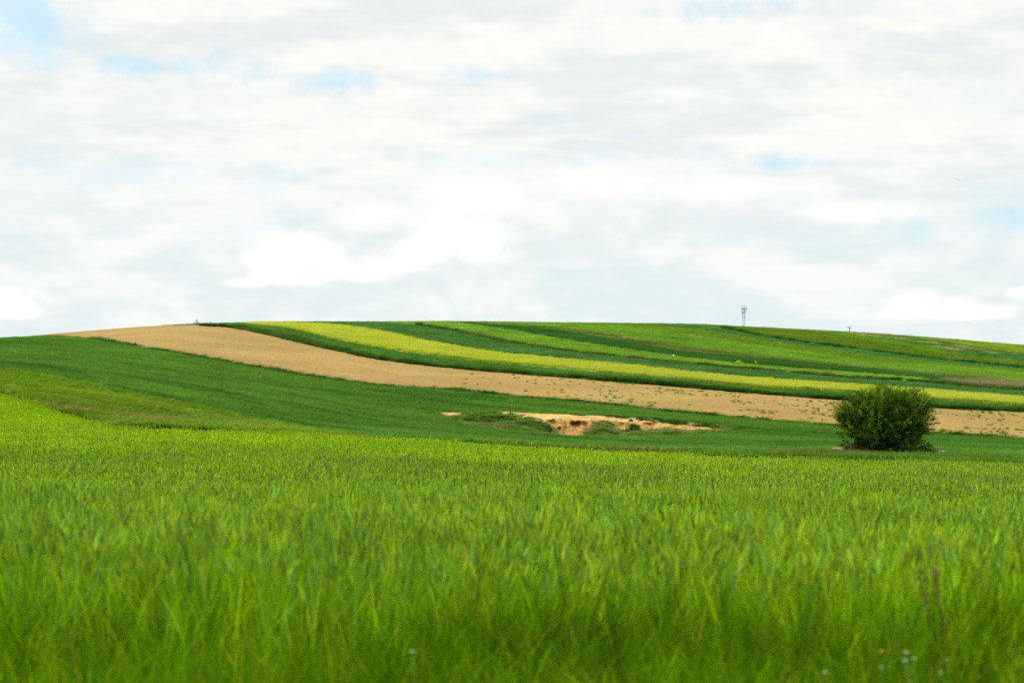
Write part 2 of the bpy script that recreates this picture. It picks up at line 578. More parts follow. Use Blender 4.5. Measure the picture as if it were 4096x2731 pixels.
M_WHEAT = leafy('wheat_leaf', .27, (1.1, 1.05, .9), .16, (.74, .80, .75), (1.25, 1.1, .9), .7, .12,
                band=(33, 50, 4, 20, (1.28, 1.24, .6)), streaks=.45)
M_EARTH = soil_material('field_soil', (.07, .075, .025), (.05, .07, .02), (.02, .03, .01))


def cell_points(x0, x1, y0, y1, step, jit=.5):
    xs = np.arange(x0, x1, step); ys = np.arange(y0, y1, step)
    Xg, Yg = np.meshgrid(xs, ys)
    Xg = Xg + rng.uniform(-jit, jit, Xg.shape) * step; Yg = Yg + rng.uniform(-jit, jit, Yg.shape) * step
    return Xg.ravel(), Yg.ravel()


def xof(u, y): return u * y


def colX(x, y): return XC + F * x / y


def hcrop(x, y):
    """height factor of the near wheat: shorter hollows and taller drifts"""
    a = fbm(x * .16 + 5, y * .10, 3, 3); b = vnoise(x * .7, y * .7, 9)
    c_ = vnoise(x * 1.9, y * 1.2, 19)
    return 1.0 + .46 * (a - .52) + .20 * (b - .5) + .14 * (c_ - .5)


FRONT = 6.3


def front_edge(x): return FRONT + .5 * (fbm(x * .8, x * 0, 21, 3) - .5) + .05 * x


X1, Y1 = cell_points(-9, 9, 5.6, 17, .32)
k = (np.abs(X1) < .42 * Y1 + .8) & (Y1 > front_edge(X1)); X1, Y1 = X1[k], Y1[k]
X2, Y2 = cell_points(-50, 45, 17, 115, .50)
XX = colX(X2, Y2); k = (np.abs(X2) < .40 * Y2 + 1) & (Y2 < wheat_edge(np.clip(XX, -1400, 5600)) + .4 * rng.normal(0, 1, len(X2)))
X2, Y2 = X2[k], Y2[k]

for nm, (xa, ya), srcs, lab, sz in (('wheat', (X1, Y1), NEAR, 'tall green wheat in ear in the near part of the front field, just behind the dark verge grass, out of focus', (.9, 1.1)),
                                    ('wheat', (X2, Y2), FAR, 'green to yellowish wheat filling the far part of the front field up to its edge below the bush', (1.15, 1.4))):
    hz = hcrop(xa, ya) * (.80 if srcs is FAR else .88)
    nv = len(srcs)
    if srcs is FAR:
        nv = 5
    pts = np.stack([xa, ya, G(xa, ya)], 1)
    me = stuff_mesh(nm, np.zeros((0, 3)), [], pts, nv, sz[0], sz[1], hz, .05)
    if srcs is FAR:   # a few stray tall stalks
        vi = np.empty(len(pts), np.int32); me.attributes['vi'].data.foreach_get('value', vi)
        vi[rng.uniform(0, 1, len(pts)) < .035] = 5
        me.attributes['vi'].data.foreach_set('value', vi)
    o = link(nm, me, None, kind='stuff', label=lab, category='wheat')
    add_scatter(o, srcs, M_WHEAT)

# verge grass -----------------------------------------------------------
VERGE = []
VG = pal((4, (.06, .17, .002)), (3, (.12, .28, .003)), (.7, (.08, .20, .04)), (1., (.24, .34, .01)), (.3, (.26, .20, .06)))
for i in range(5):
    mb = MB()
    V, q, C, _ = blades(95, .28, .38, .0065, .8, 4, hjit=.45, colf=VG, lean=.08); mb.add(V, q=q, c=C)
    V, q, C, _ = blades(60, .28, .22, .012, .9, 3, hjit=.4, colf=VG, lean=.18); mb.add(V, q=q, c=C)
    V, q, C, tip = blades(1, .2, .42, .004, .5, 4, hjit=.2, colf=pal((1, (.20, .17, .06)), (1, (.15, .2, .05))), lean=.12); mb.add(V, q=q, c=C)
    for a in range(0):
        p0 = np.array([tip[0][a], tip[1][a], tip[2][a]])
        mb.tube([p0, p0 + [0.01, 0, .03], p0 + [.02, 0, .07]], [.003, .008, .002], 5, c=(.22, .17, .09))
    VERGE.append(src_obj('verge_clump', mb))
X3, Y3 = cell_points(-4.5, 4.5, 3.2, 7.6, .19)
k = (np.abs(X3) < .42 * Y3 + .8) & (Y3 < front_edge(X3) + .35)
X3, Y3 = X3[k], Y3[k]
vh = .72 + .9 * fbm(X3 * 1.3, Y3 * 1.3, 31, 3)
pts = np.stack([X3, Y3, G(X3, Y3)], 1)
me = stuff_mesh('verge_grass', np.zeros((0, 3)), [], pts, len(VERGE), .8, 1.2, vh, .12)
o = link('verge_grass', me, None, kind='stuff', label='dark arching verge grass along the bottom edge, in front of the wheat', category='grass')
M_VERGE = leafy('verge_leaf', .3, (1.05, 1.0, .6), 1.3, (.45, .5, .5), (1.25, 1.2, 1.), .8, .02, streaks=.55)
add_scatter(o, VERGE, M_VERGE)

# ------------------------------------------------------------------ ground sheet
M_GROUND, nt = mat_new('rough_ground'); h = N(nt); p_ = h.pos()
c = h.mix(h.ramp(h.noise(p_, .35, 5, .65), .35, .62), (.045, .105, .012), (.10, .15, .02))
c = h.mix(h.math('MULTIPLY', h.ramp(h.noise(p_, .8, 5, .7), .56, .66), .8), c, (.12, .085, .04))
pr = h.n('ShaderNodeBsdfPrincipled'); h.set(pr.inputs['Base Color'], c); pr.inputs['Roughness'].default_value = .95
pr.inputs['Specular IOR Level'].default_value = .1
bp = h.n('ShaderNodeBump'); bp.inputs['Distance'].default_value = .15; h.set(bp.inputs['Height'], h.noise(p_, 2.2, 5, .7)); nt.links.new(bp.outputs[0], pr.inputs['Normal'])
o_ = h.n('ShaderNodeOutputMaterial'); nt.links.new(pr.outputs[0], o_.inputs[0])

# pit ------------------------------------------------------------------
PIT_TOP = [(1745, 1648), (1820, 1648), (1925, 1647), (2025, 1645), (2100, 1650), (2300, 1657), (2450, 1663), (2600, 1671), (2740, 1685), (2850, 1694), (2965, 1707)]
PIT_BOT = [(1745, 1650), (1780, 1674), (1850, 1697), (1980, 1722), (2110, 1734), (2220, 1738), (2330, 1743), (2450, 1749), (2600, 1751), (2700, 1747), (2800, 1735), (2880, 1722), (2965, 1708)]


def solve_depth(X, Y, off=0.):
    """first depth beyond the near crest at which the surface S+off shows at column X, row Y"""
    X = np.atleast_1d(np.asarray(X, float)); Y = np.atleast_1d(np.asarray(Y, float))
    rd = ridge_depth(np.clip(X, -1400, 5600)); q = (YH - Y) / F
    lo = np.full_like(X, 63.); hi = rd * 1.0
    # refine lower bracket to the valley's lowest row
    for _ in range(44):
        mid = (lo + hi) / 2
        v = Qf(X, mid) + off / mid
        up = v < q
        lo = np.where(up, mid, lo); hi = np.where(up, hi, mid)
    return (lo + hi) / 2


PX = np.arange(1745, 2966, 2.0)
PF = solve_depth(PX, pchip(*zip(*PIT_BOT), PX)); PB = solve_depth(PX, pchip(*zip(*PIT_TOP), PX))
PF = np.minimum(PF, PB - .15)


def pit_ft(x, y):
    X = colX(x, y)
    inside = (X > 1745) & (X < 2965)
    f = np.interp(X, PX, PF); b = np.interp(X, PX, PB)
    return inside & (y > f) & (y < b), f, b


def polar_sheet():
    az = np.concatenate([np.arange(-2600, -100, 100), np.arange(-100, 4200, 14), np.arange(4200, 6700, 100)]).astype(float)
    u = (az - XC) / F
    yy = np.exp(np.concatenate([np.linspace(math.log(1.5), math.log(60), 90), np.linspace(math.log(60.5), math.log(520), 260)[0:], np.linspace(math.log(540), math.log(8800), 40)]))
    Yg = yy[None].repeat(len(u), 0); Xg = u[:, None] * Yg
    Z = G(Xg, Yg) + .10 * (fbm(Xg * .3, Yg * .3, 5, 3) - .5) * (Yg > 64)
    ins, f, b = pit_ft(Xg, Yg)
    # carve below the sand pit
    s = np.clip((Yg - f) / np.maximum(b - f, .1), 0, 1)
    Z = np.where(ins, Z - 1.6 - 0 * s, Z)
    V = np.stack([Xg, Yg, Z], -1).reshape(-1, 3)
    n, m = Xg.shape
    Fq = grid_faces(n, m)
    # skirt: rest of the world as a coarse fan around and behind the camera
    ring = []
    left = V.reshape(n, m, 3)[0]; right = V.reshape(n, m, 3)[-1]
    front = V.reshape(n, m, 3)[:, 0]
    K = 24
    V = [V]; FF = [Fq]; base = n * m
    # rotating fan: blend from right edge round the back to the left edge
    ra = np.hypot(right[:, 0], right[:, 1]); la = np.hypot(left[:, 0], left[:, 1])
    a0 = math.atan2(right[0, 1], right[0, 0]); a1 = math.atan2(left[0, 1], left[0, 0]) - 2 * math.pi
    P = np.empty((K + 1, m, 3))
    for k_ in range(K + 1):
        t = k_ / K; a = a0 + (a1 - a0) * t; r = ra * (1 - t) + la * t
        w = t * t * (3 - 2 * t); z = right[:, 2] * (1 - w) + left[:, 2] * w
        P[k_] = np.stack([r * np.cos(a), r * np.sin(a), z], 1)
    V.append(P.reshape(-1, 3)); FF.append(grid_faces(K + 1, m) + base)
    base += (K + 1) * m
    # centre disc
    cpts = [[0, 0, -1.5]]
    loop = np.concatenate([front, P[:, 0]])
    V.append(np.array(cpts)); V.append(loop)
    tri = [[base, base + 1 + i, base + 1 + (i + 1) % len(loop)] for i in range(len(loop))]
    return np.concatenate(V), [np.concatenate(FF), np.array(tri)]


V, FF = polar_sheet()
link('ground', new_mesh('ground', V, FF, smooth=True), M_GROUND, kind='structure', label='rough grassy ground under and between the fields')

# ------------------------------------------------------------------ field boundaries (rows traced in the photo, laid onto the terrain)
A1 = [(0, 1470), (174, 1499), (407, 1543), (581, 1580), (813, 1627), (1045, 1673), (1191, 1702)]
B = {}
B[1] = [(227, 1332.5), (372, 1354), (540, 1383), (685, 1407), (871, 1437), (1074, 1473), (1366, 1520), (1598, 1543), (1796, 1553), (2034, 1579), (2295, 1601), (2732, 1647), (3022, 1671), (3347, 1699), (3735, 1731), (4096, 1751)]
B[2] = [(697, 1299.5), (860, 1303), (987, 1321), (1162, 1360), (1366, 1407), (1482, 1432), (1714, 1463), (1889, 1480), (2121, 1499), (2411, 1522), (2732, 1549), (3057, 1577), (3387, 1601), (3718, 1630), (4096, 1647)]
B[3] = [(987, 1289), (1162, 1313), (1366, 1362), (1569, 1400), (1773, 1428), (1947, 1447), (2179, 1468), (2411, 1490), (2732, 1518), (3057, 1550), (3410, 1568), (3706, 1595), (4096, 1622)]
B[4] = [(1290, 1287), (1366, 1296), (1511, 1319), (1656, 1351), (1831, 1383), (2034, 1412), (2208, 1428), (2528, 1458), (2732, 1481), (3138, 1516), (3469, 1539), (3683, 1553), (4096, 1584)]
B[5] = [(1560, 1286.5), (1656, 1295), (1831, 1323), (2034, 1366), (2237, 1397), (2469, 1424), (2732, 1450), (3080, 1481), (3428, 1509), (3735, 1529), (3892, 1546), (3989, 1552), (4096, 1560)]
B[6] = [(1850, 1288), (1976, 1307), (2121, 1331), (2237, 1352), (2382, 1374), (2528, 1397), (2732, 1426), (3080, 1461), (3387, 1485), (3640, 1506), (3737, 1518), (3834, 1523.6), (4096, 1532)]
B[7] = [(1920, 1288), (2063, 1299), (2237, 1319), (2382, 1345), (2586, 1380), (2732, 1404), (2964, 1423), (3196, 1446), (3486, 1474), (3640, 1488.7), (3834, 1507), (4096, 1526.5)]
B[8] = [(1990, 1289), (2121, 1296), (2237, 1304.5), (2411, 1329), (2586, 1360), (2732, 1385), (2964, 1412), (3196, 1438), (3428, 1460), (3640, 1480), (3834, 1495.5), (4096, 1518.7)]
B[9] = [(2400, 1293), (2586, 1310), (2732, 1331), (2964, 1368), (3196, 1403), (3428, 1431), (3640, 1453.8), (3834, 1466), (4096, 1490.6)]
B[10] = [(2640, 1296.5), (2732, 1305), (2900, 1331), (2964, 1342), (3196, 1380), (3428, 1413), (3640, 1438), (3834, 1457.6), (4096, 1481)]
B[11] = [(2770, 1298.5), (2900, 1311), (3022, 1336), (3196, 1365), (3370, 1387), (3640, 1422.7), (3834, 1444), (4096, 1471)]
B[12] = [(3300, 1325), (3428, 1350), (3544, 1374), (3640, 1392), (3750, 1407), (3834, 1417), (3931, 1424.7), (4096, 1444)]
B['L'] = [(3420, 1331.5), (3540, 1352), (3640, 1371), (3737, 1388), (3834, 1407), (3882, 1413), (3989, 1413.6), (4096, 1421)]
B[13] = [(3764, 1354.5), (3834, 1369.4), (3970, 1391.7), (4096, 1415)]
RTOP = [(3700, 1523), (3795, 1522), (3892, 1523), (3950, 1522.5), (4096, 1532)]
E_ = np.array([.8, -.6]); N_ = np.array([.6, .8])
OFF = {0: 0., 1: 0., 2: .12, 3: .55, 4: .25, 5: .15, 6: .45, 7: .3, 8: .4, 9: .35, 10: .3, 11: .55, 12: .45, 13: .55}


def plan_curve(rows, off, ext=260., spacing=20):
    a = np.array(rows, float)
    X = np.arange(a[0, 0], a[-1, 0] + .1, spacing); Y = pchip(a[:, 0], a[:, 1], X)
    Y = np.maximum(Y, ridge_row(X) + .5)
    d = solve_depth(X, Y, off)
    x = (X - XC) / F * d
    P = np.stack([x, d], 1)
    aa = P @ E_; cc = P @ N_
    # left extension beyond the ridge, right extension beyond the frame
    j = np.searchsorted(aa, aa[0] + 45); j = min(max(j, 2), len(aa) - 1)
    sl = (cc[0] - cc[j]) / (aa[0] - aa[j]); sl = np.clip(sl, -.6, .35)
    j2 = np.searchsorted(aa, aa[-1] - 15); sr = (cc[-1] - cc[j2 - 1]) / (aa[-1] - aa[j2 - 1] + 1e-6); sr = np.clip(sr, .2, .9)
    o = np.argsort(aa); aa = aa[o]; cc = cc[o]
    aa = np.concatenate([[aa[0] - ext], aa, [aa[-1] + 60]]); cc = np.concatenate([[cc[0] - ext * sl], cc, [cc[-1] + 60 * sr]])
    return aa, cc


CUR = {k: plan_curve(v, OFF.get(k - 1, .3) if isinstance(k, int) else .4) for k, v in B.items()}
CUR['A1'] = plan_curve(A1, 0., ext=120)
CUR['RT'] = plan_curve(RTOP, .5)
# the lower edge of the big green field follows the front field's edge to the right
EDGE_X = np.array([1300, 1500, 1700, 1900, 2200, 2732, 3312, 3718, 4096, 4700.]); EDGE_D = np.array([76, 69, 66.5, 69, 79, 91, 95, 97, 97, 97.])


def ccur(k, a):
    A_, C_ = CUR[k]; c = np.interp(a, A_, C_)
    return c


aA = CUR['A1'][0]; cA = CUR['A1'][1]
px = (EDGE_X - XC) / F * EDGE_D; ea = px * .8 - EDGE_D * .6; ec = px * .6 + EDGE_D * .8
keep = aA < ea[0] - 1
CUR['A1'] = (np.concatenate([aA[keep], ea]), np.concatenate([cA[keep], ec]))


def strip_surface(lo, hi, off, a0=-460., a1=30., da=.8, dc=.9, vis=True, rough=.04, skirt=.5, hole=None, clo=None, chi=None):
    a = np.arange(a0, a1, da)
    c0 = ccur(lo, a) if clo is None else clo(a); c1 = (ccur(hi, a) if chi is None else chi(a))
    # uneven edges
    c0 = c0 + .12 * (fbm(a * .25, a * 0, sum(map(ord, str(lo))) % 97, 3) - .5); c1 = c1 + .12 * (fbm(a * .25, a * 0, sum(map(ord, str(hi))) % 97, 3) - .5)
    c1 = np.maximum(c1, c0)
    nrow = int(max(4, np.percentile(c1 - c0, 80) / dc)); nrow = min(nrow, 90)
    t = np.linspace(0, 1, nrow)
    cc = c0[:, None] + (c1 - c0)[:, None] * t[None]
    aa = a[:, None].repeat(nrow, 1)
    x = aa * E_[0] + cc * N_[0]; y = aa * E_[1] + cc * N_[1]
    rdg = ridge_depth(np.clip(colX(x, np.maximum(y, 20)), -1400, 5600)); off_ = off - (off + .1) * .85 * sm(.75, 1., y / rdg)
    z = S(x, np.maximum(y, 3)) + off_ + rough * (fbm(x * .9, y * .9, 11, 2) - .5) * 2
    # skirts
    Vt = np.stack([x, y, z], -1)
    lowf = Vt[:, 0].copy(); lowf[:, 2] -= skirt + off; lowb = Vt[:, -1].copy(); lowb[:, 2] -= skirt + off
    full = np.concatenate([lowf[:, None], Vt, lowb[:, None]], 1)
    n, m = full.shape[:2]
    Fq = grid_faces(n, m)[:, ::-1]
    wd = (c1 - c0)
    col = Fq.min(1) // m
    ok = (wd[np.minimum(col, n - 1)] > .05) & (wd[np.minimum(col + 1, n - 1)] > .05)
    V = full.reshape(-1, 3)
    cen = V[Fq].mean(1)
    ok &= (cen[:, 1] > 30) & (np.abs(cen[:, 0]) < .62 * cen[:, 1] + 5) & (cen[:, 1] < 640)
    if hole is not None: ok &= ~hole(cen[:, 0], cen[:, 1])
    Fq = Fq[ok]
    used = np.unique(Fq); mp = np.full(len(V), -1); mp[used] = np.arange(len(used))
    return V[used], mp[Fq], (a, c0, c1)


def strip_points(info, off, dens, base=0., hole=None, margin=.25):
    a, c0, c1 = info
    out = []
    x, y = [], []
    amin, amax = a[0], a[-1]
    cmin, cmax = c0.min(), min(c1.max(), 420)
    for (y0, y1, st) in dens:
        # candidate grid in plan limited to the frustum
        hw = .40 * y1
        xx, yy = cell_points(-hw, hw, y0, y1, st)
        k = np.abs(xx) < .385 * yy + 1; xx, yy = xx[k], yy[k]
        av = xx * E_[0] + yy * E_[1]; cv = xx * N_[0] + yy * N_[1]
        k = (av > amin) & (av < amax) & (cv > np.interp(av, a, c0) + margin) & (cv < np.interp(av, a, c1) - margin)
        k &= yy < ridge_depth(np.clip(colX(xx, yy), -1400, 5600)) + 14
        if hole is not None: k &= ~hole(xx, yy)
        x.append(xx[k]); y.append(yy[k])
    x = np.concatenate(x); y = np.concatenate(y)
    rdg = ridge_depth(np.clip(colX(x, y), -1400, 5600))
    return np.stack([x, y, S(x, y) + base + off - (off + .1) * .85 * sm(.75, 1., y / rdg)], 1)


DENS = [(60, 130, .62), (130, 210, .85), (210, 320, 1.2), (320, 480, 1.6)]


def phi_of(k, a=-150.):
    s = (ccur(k, a + 30) - ccur(k, a - 30)) / 60.
    return math.atan2(E_[1] + s * N_[1], E_[0] + s * N_[0])


def in_pit(x, y): return pit_ft(x, y)[0]


def crop(lo, hi, off, hc, dark, light, label, name='crop', cat='crop field', clump=HILL, hole=None, low_dark=None, a1=30., smin=.9, smax=1.25, clo=None, chi=None, dens=DENS, **kw):
    V, Fq, info = strip_surface(lo, hi, off - hc * .55, hole=hole, a1=a1, skirt=.25, clo=clo, chi=chi)
    phi = phi_of(1, -100.) if lo == 'A1' else phi_of(lo if lo != 'L' else 12, -150.)
    pts = strip_points(info, off, dens, -hc * .85, hole)
    # bigger clumps further off
    me = stuff_mesh(name, V, Fq, pts, len(clump), 1., 1., 1., .05)
    n0 = len(V); n1 = len(pts)
    scl = np.zeros((n0 + n1, 3)); g = 1 + .9 * sm(120, 420, pts[:, 1])
    hh = fbm(pts[:, 0] * .35, pts[:, 1] * .35, 77, 3)
    scl[n0:, 0] = scl[n0:, 1] = g * rng.uniform(smin, smax, n1); scl[n0:, 2] = hc * (.78 + .44 * hh) * rng.uniform(.9, 1.1, n1)
    me.attributes['scl'].data.foreach_set('vector', scl.astype(np.float32).ravel())
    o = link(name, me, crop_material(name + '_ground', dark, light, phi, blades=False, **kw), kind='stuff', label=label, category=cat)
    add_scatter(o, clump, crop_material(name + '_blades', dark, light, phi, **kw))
    return o


# palette (albedo)
DG = ((.04, .122, .014), (.108, .255, .030)); TEAL = ((.034, .12, .024), (.09, .225, .050))
LG = ((.105, .225, .016), (.215, .385, .030)); OL = ((.075, .165, .010), (.165, .28, .018))
YEL = ((.13, .22, .010), (.38, .455, .036))
MID = ((.065, .14, .008), (.15, .25, .016))

crop('A1', 1, OFF[0], .38, *DG, label='wide dark green wheat field on the lower slope, surrounding the sand pit', name='wheat_field', hole=in_pit, patch=(.13, .29, .012), patch_amt=.06)
V, Fq, info = strip_surface(1, 2, OFF[1], rough=.07, skirt=.3)
link('ploughed_field', new_mesh('ploughed_field', V, Fq, smooth=True), soil_material('dry_soil', (.215, .138, .032), (.34, .225, .063), (.11, .07, .02), phi_of(1)),
     kind='structure', label='long bare strip of dry tan ploughed soil across the hill', category='ploughed field')
BROWN_INFO = info
crop(2, 3, OFF[2], .35, (.038, .125, .014), (.098, .25, .030), label='dark green crop strip directly above the tan ploughed strip', patch=(.05, .10, .015), patch_amt=0.)
crop(3, 4, OFF[3], .6, *YEL, label='bright yellow-green strip of ripening barley across the hill', name='barley', cat='barley strip', tips=(.49, .53, .065), streak=1.4)
crop(4, 5, OFF[4], .3, *TEAL, label='bluish green crop strip just above the yellow barley')
crop(5, 6, OFF[5], .25, *LG, label='light green crop strip between the bluish strip and the darker narrow one', fine=.7)
crop(6, 7, OFF[6], .4, (.02, .09, .012), (.05, .17, .02), label='narrow dark green crop strip beside the pale weedy baulk')
crop(7, 8, OFF[7], .4, (.07, .12, .02), (.17, .21, .045), label='pale weedy baulk with dry grass above the narrow dark strip', name='weeds', cat='weedy strip', clump=WEED, patch=(.30, .31, .12), patch_amt=.25)
crop(8, 9, OFF[8], .3, (.095, .215, .016), (.19, .365, .032), label='broad light green crop strip on the upper hill', fine=.6)
crop(9, 10, OFF[9], .35, *OL, label='olive green crop strip below the teal one near the hilltop')
crop(10, 11, OFF[10], .3, (.035, .13, .03), (.09, .25, .06), label='teal green crop strip crossing the upper hill below the mast')
crop(11, 12, OFF[11], .5, *MID, label='deep grassy green strip along the hilltop at right')
crop(12, 'L', OFF[12], .45, (.06, .16, .006), (.14, .29, .012), label='mottled green meadow strip below the flowering weeds at right', name='meadow_grass', cat='meadow strip', patch=(.26, .25, .08), patch_amt=.1, clump=WEED)
crop('L', 13, .45, .5, (.04, .12, .012), (.09, .20, .02), label='weedy strip speckled with pale flowers near the hilltop at far right', name='weeds', cat='weedy strip', patch=(.36, .33, .16), patch_amt=.45, clump=WEED)
crop(13, 13, OFF[13], .5, (.09, .20, .012), (.26, .36, .02), label='yellow-green strip on the hilltop at the right edge', chi=lambda a: ccur(13, a) + 75, patch=(.36, .40, .02), patch_amt=.2)
# overlay patches on the right
crop(5, 'RT', .85, .8, (.05, .11, .03), (.15, .19, .07), label='patch of tall pale olive reeds at the right above the bluish strip', name='reeds', cat='reed patch', tips=(.27, .25, .13), clo=lambda a: ccur(5, a) + .6 + 0 * a, chi=lambda a: np.where(a > CUR['RT'][0][1], ccur('RT', a) - .2, ccur(5, a)))
crop(12, 'L', .75, .4, (.03, .12, .03), (.075, .22, .055), label='small teal green crop patch at the right edge of the hill',
     clo=lambda a: ccur(12, a) + 2.5, chi=lambda a: np.where(a > -127., ccur('L', a), ccur(12, a)))

# ------------------------------------------------------------------ left meadow and the grassy ditch
def polar_stuff(name, X0, X1, dfun0, dfun1, off, hc, mat_s, mat_b, clump, step, label, cat, nr=26, hfun=None):
    Xa = np.arange(X0, X1 + 1, 10.0); u = (Xa - XC) / F
    d0 = dfun0(Xa); d1 = np.maximum(dfun1(Xa), d0 + .02); t = np.linspace(0, 1, nr)
    yy = d0[:, None] + (d1 - d0)[:, None] * t; xx = u[:, None] * yy
    zz = S(xx, yy) + off - hc * .5
    gz = G(xx, yy)
    if hfun is not None: zz = hfun(xx, yy, zz)
    zz = np.maximum(zz, gz + .02)
    V = np.stack([xx, yy, zz], -1).reshape(-1, 3)
    px_, py_ = cell_points(xx.min(), xx.max(), yy.min(), yy.max(), step)
    Xp = colX(px_, py_)
    k = (Xp > X0) & (Xp < X1) & (py_ > np.interp(Xp, Xa, d0)) & (py_ < np.interp(Xp, Xa, d1))
    px_, py_ = px_[k], py_[k]
    z = S(px_, py_) + off - hc * .7
    if hfun is not None: z = hfun(px_, py_, z)
    z = np.maximum(z, G(px_, py_))
    pts = np.stack([px_, py_, z], 1)
    hh = fbm(px_ * .5, py_ * .5, 55, 3)
    me = stuff_mesh(name, V, grid_faces(len(Xa), nr)[:, ::-1], pts, len(clump), .8, 1.2, hc * (.5 + hh), .1)
    o = link(name, me, mat_s, kind='stuff', label=label, category=cat)
    add_scatter(o, clump, mat_b)
    return o


def a1_depth(X):
    aa, cc = CUR['A1']; P = aa[:, None] * E_ + cc[:, None] * N_
    Xp = colX(P[:, 0], P[:, 1]); k = (P[:, 1] < 170) & (Xp > -1500) & (Xp < 4600)
    o = np.argsort(Xp[k]); return np.interp(X, Xp[k][o], P[k, 1][o])


kw = dict(patch=(.17, .15, .04), patch_amt=.24)
ph = -.55
polar_stuff('meadow', -260, 1330, lambda X: wheat_edge(X) + .6, lambda X: a1_depth(X) + .2, -.02, .14,
            crop_material('meadow_ground', (.065, .15, .004), (.135, .245, .006), ph, blades=False, **kw),
            crop_material('meadow_blades', (.065, .15, .004), (.15, .27, .006), ph, **kw), SHORT, .36,
            'bright green weedy meadow strip with brownish patches on the left, above the wheat', 'meadow')
kd = dict(patch=(.09, .065, .03), patch_amt=.36)


def ditch(x, y, z):
    """rough strip: a low bank and a shallow hollow between the front field and the hill"""
    return z + .18 * (fbm(x * .22, y * .5, 91, 4) - .5) + .05


polar_stuff('weeds', 1850, 4300, lambda X: 0 * X + 62.5, lambda X: a1_depth(X) + .2, -.10, .20,
            crop_material('ditch_ground', (.04, .12, .01), (.10, .22, .015), -.15, blades=False, **kd),
            crop_material('ditch_blades', (.04, .12, .008), (.11, .25, .012), -.15, **kd), SHORT, .33,
            'rough weedy grass of the ditch verge between the front wheat field and the hill, under the bush', 'verge grass', hfun=ditch)

# tall weeds along three field edges
def margin(k, off, width, hc, dark, light, label, dens, hshift=0., **kw):
    aa = np.arange(-330, 25, 1.0)
    n = int(len(aa) * dens * width)
    a = rng.uniform(-330, 20, n); c = ccur(k, a) + rng.uniform(-.5, .5, n) * width + hshift
    x = a * E_[0] + c * N_[0]; y = a * E_[1] + c * N_[1]
    kk = (np.abs(x) < .385 * y) & (y > 60) & (y < ridge_depth(np.clip(colX(x, np.maximum(y, 1)), -1400, 5600)) - 35) & (fbm(a * .12, a * 0, 5, 3) > .22)
    x, y = x[kk], y[kk]
    pts = np.stack([x, y, S(x, y) + off], 1)
    g = 1 + .6 * sm(120, 400, y)
    me = stuff_mesh('weeds', np.zeros((0, 3)), [], pts, len(WEED), 1., 1.6, hc * (.4 + 1.1 * fbm(x * .4, y * .4, 4, 3)), .1)
    o = link('weeds', me, None, kind='stuff', label=label, category='weeds')
    add_scatter(o, WEED, crop_material('margin_blades', dark, light, phi_of(k), **kw))


margin(1, -.12, .6, .26, (.02, .08, .01), (.05, .14, .015), 'thin dark weedy line along the lower edge of the tan ploughed strip', 4.)
margin(2, -.02, 2.2, .55, (.015, .07, .01), (.06, .14, .015), 'dark weeds along the upper edge of the tan ploughed strip', 3., hshift=1.1, patch=(.12, .10, .03), patch_amt=.1)
margin(5, .1, 1.6, .5, (.03, .09, .012), (.09, .15, .02), 'brownish weedy baulk along the upper edge of the bluish green strip', 1.7, patch=(.15, .13, .04), patch_amt=.2)
margin(11, .2, 1.6, .6, (.02, .08, .01), (.05, .13, .015), 'dark weedy line along the upper edge of the teal strip', 1.3)

# weeds dotted over the ploughed strip
a = rng.uniform(-190, 10, 9000); aL, c0, c1 = BROWN_INFO
c = np.interp(a, aL, c0) + rng.uniform(.03, .97, 9000) * (np.interp(a, aL, c1) - np.interp(a, aL, c0))
x = a * E_[0] + c * N_[0]; y = a * E_[1] + c * N_[1]; Xp = colX(x, np.maximum(y, 1))
pr_ = sm(1700, 3000, Xp) * np.clip((fbm(a * .25, c * .45, 8, 4) - .46) * 4, 0, 1) * (.25 + .75 * sm(.0, .5, (c - np.interp(a, aL, c0)) / 20))
k = (rng.uniform(0, 1, 9000) < pr_ * .75) & (np.abs(x) < .39 * y)
x, y = x[k], y[k]
pts = np.stack([x, y, S(x, y) - .03], 1)
me = stuff_mesh('weeds', np.zeros((0, 3)), [], pts, len(WEED), .15, .42, .2 * rng.uniform(.5, 1.3, len(x)), .1)
o = link('weeds', me, None, kind='stuff', label='small green weeds dotted over the right part of the tan ploughed strip', category='weeds')
add_scatter(o, WEED, crop_material('dot_weed', (.05, .15, .012), (.13, .29, .02), 0.))

# ------------------------------------------------------------------ sand pit
Xa = np.arange(1745, 2966, 3.0); ns = 90; sv = np.linspace(0, 1, ns)
f = np.interp(Xa, PX, PF); b_ = np.interp(Xa, PX, PB)
dd = (b_ - f)
# foot of the wall: fraction of the depth; wall lip fraction
foot = np.clip(1 - (6.0 + 2.0 * (fbm(Xa * .012, Xa * 0, 61, 3) - .5) * 2) / np.maximum(dd, 1.), .05, .8)
lip = np.interp(Xa, [1745, 1900, 2200, 2240, 2360, 2400, 2520, 2600, 2800, 2965], [.8, .8, .80, .72, .74, .86, .93, .97, .98, .98])
foot = np.where((Xa > 2215) & (Xa < 2385), lip - 1.9 / np.maximum(dd, 1), foot)
foot = np.minimum(foot, lip - .05)
yy = f[:, None] + dd[:, None] * sv[None]
u = (Xa - XC) / F
zf = S(u * f, f); zb = S(u * b_, b_)
size = sm(0, 6, dd)[:, None]
X2_ = Xa[:, None].repeat(ns, 1)
sj = sv[None] + .05 * (fbm(X2_ * .03, sv[None] * 6 + 0 * X2_, 71, 3) - .5) * 2 * size
wall = np.clip((sj - foot[:, None]) / (lip - foot)[:, None], 0, 1)
gul = fbm(X2_ * .035 + 1.5 * fbm(X2_ * .01, sv[None] * 3 + 0 * X2_, 73, 3), sv[None] * 4 + 0 * X2_, 72, 4)
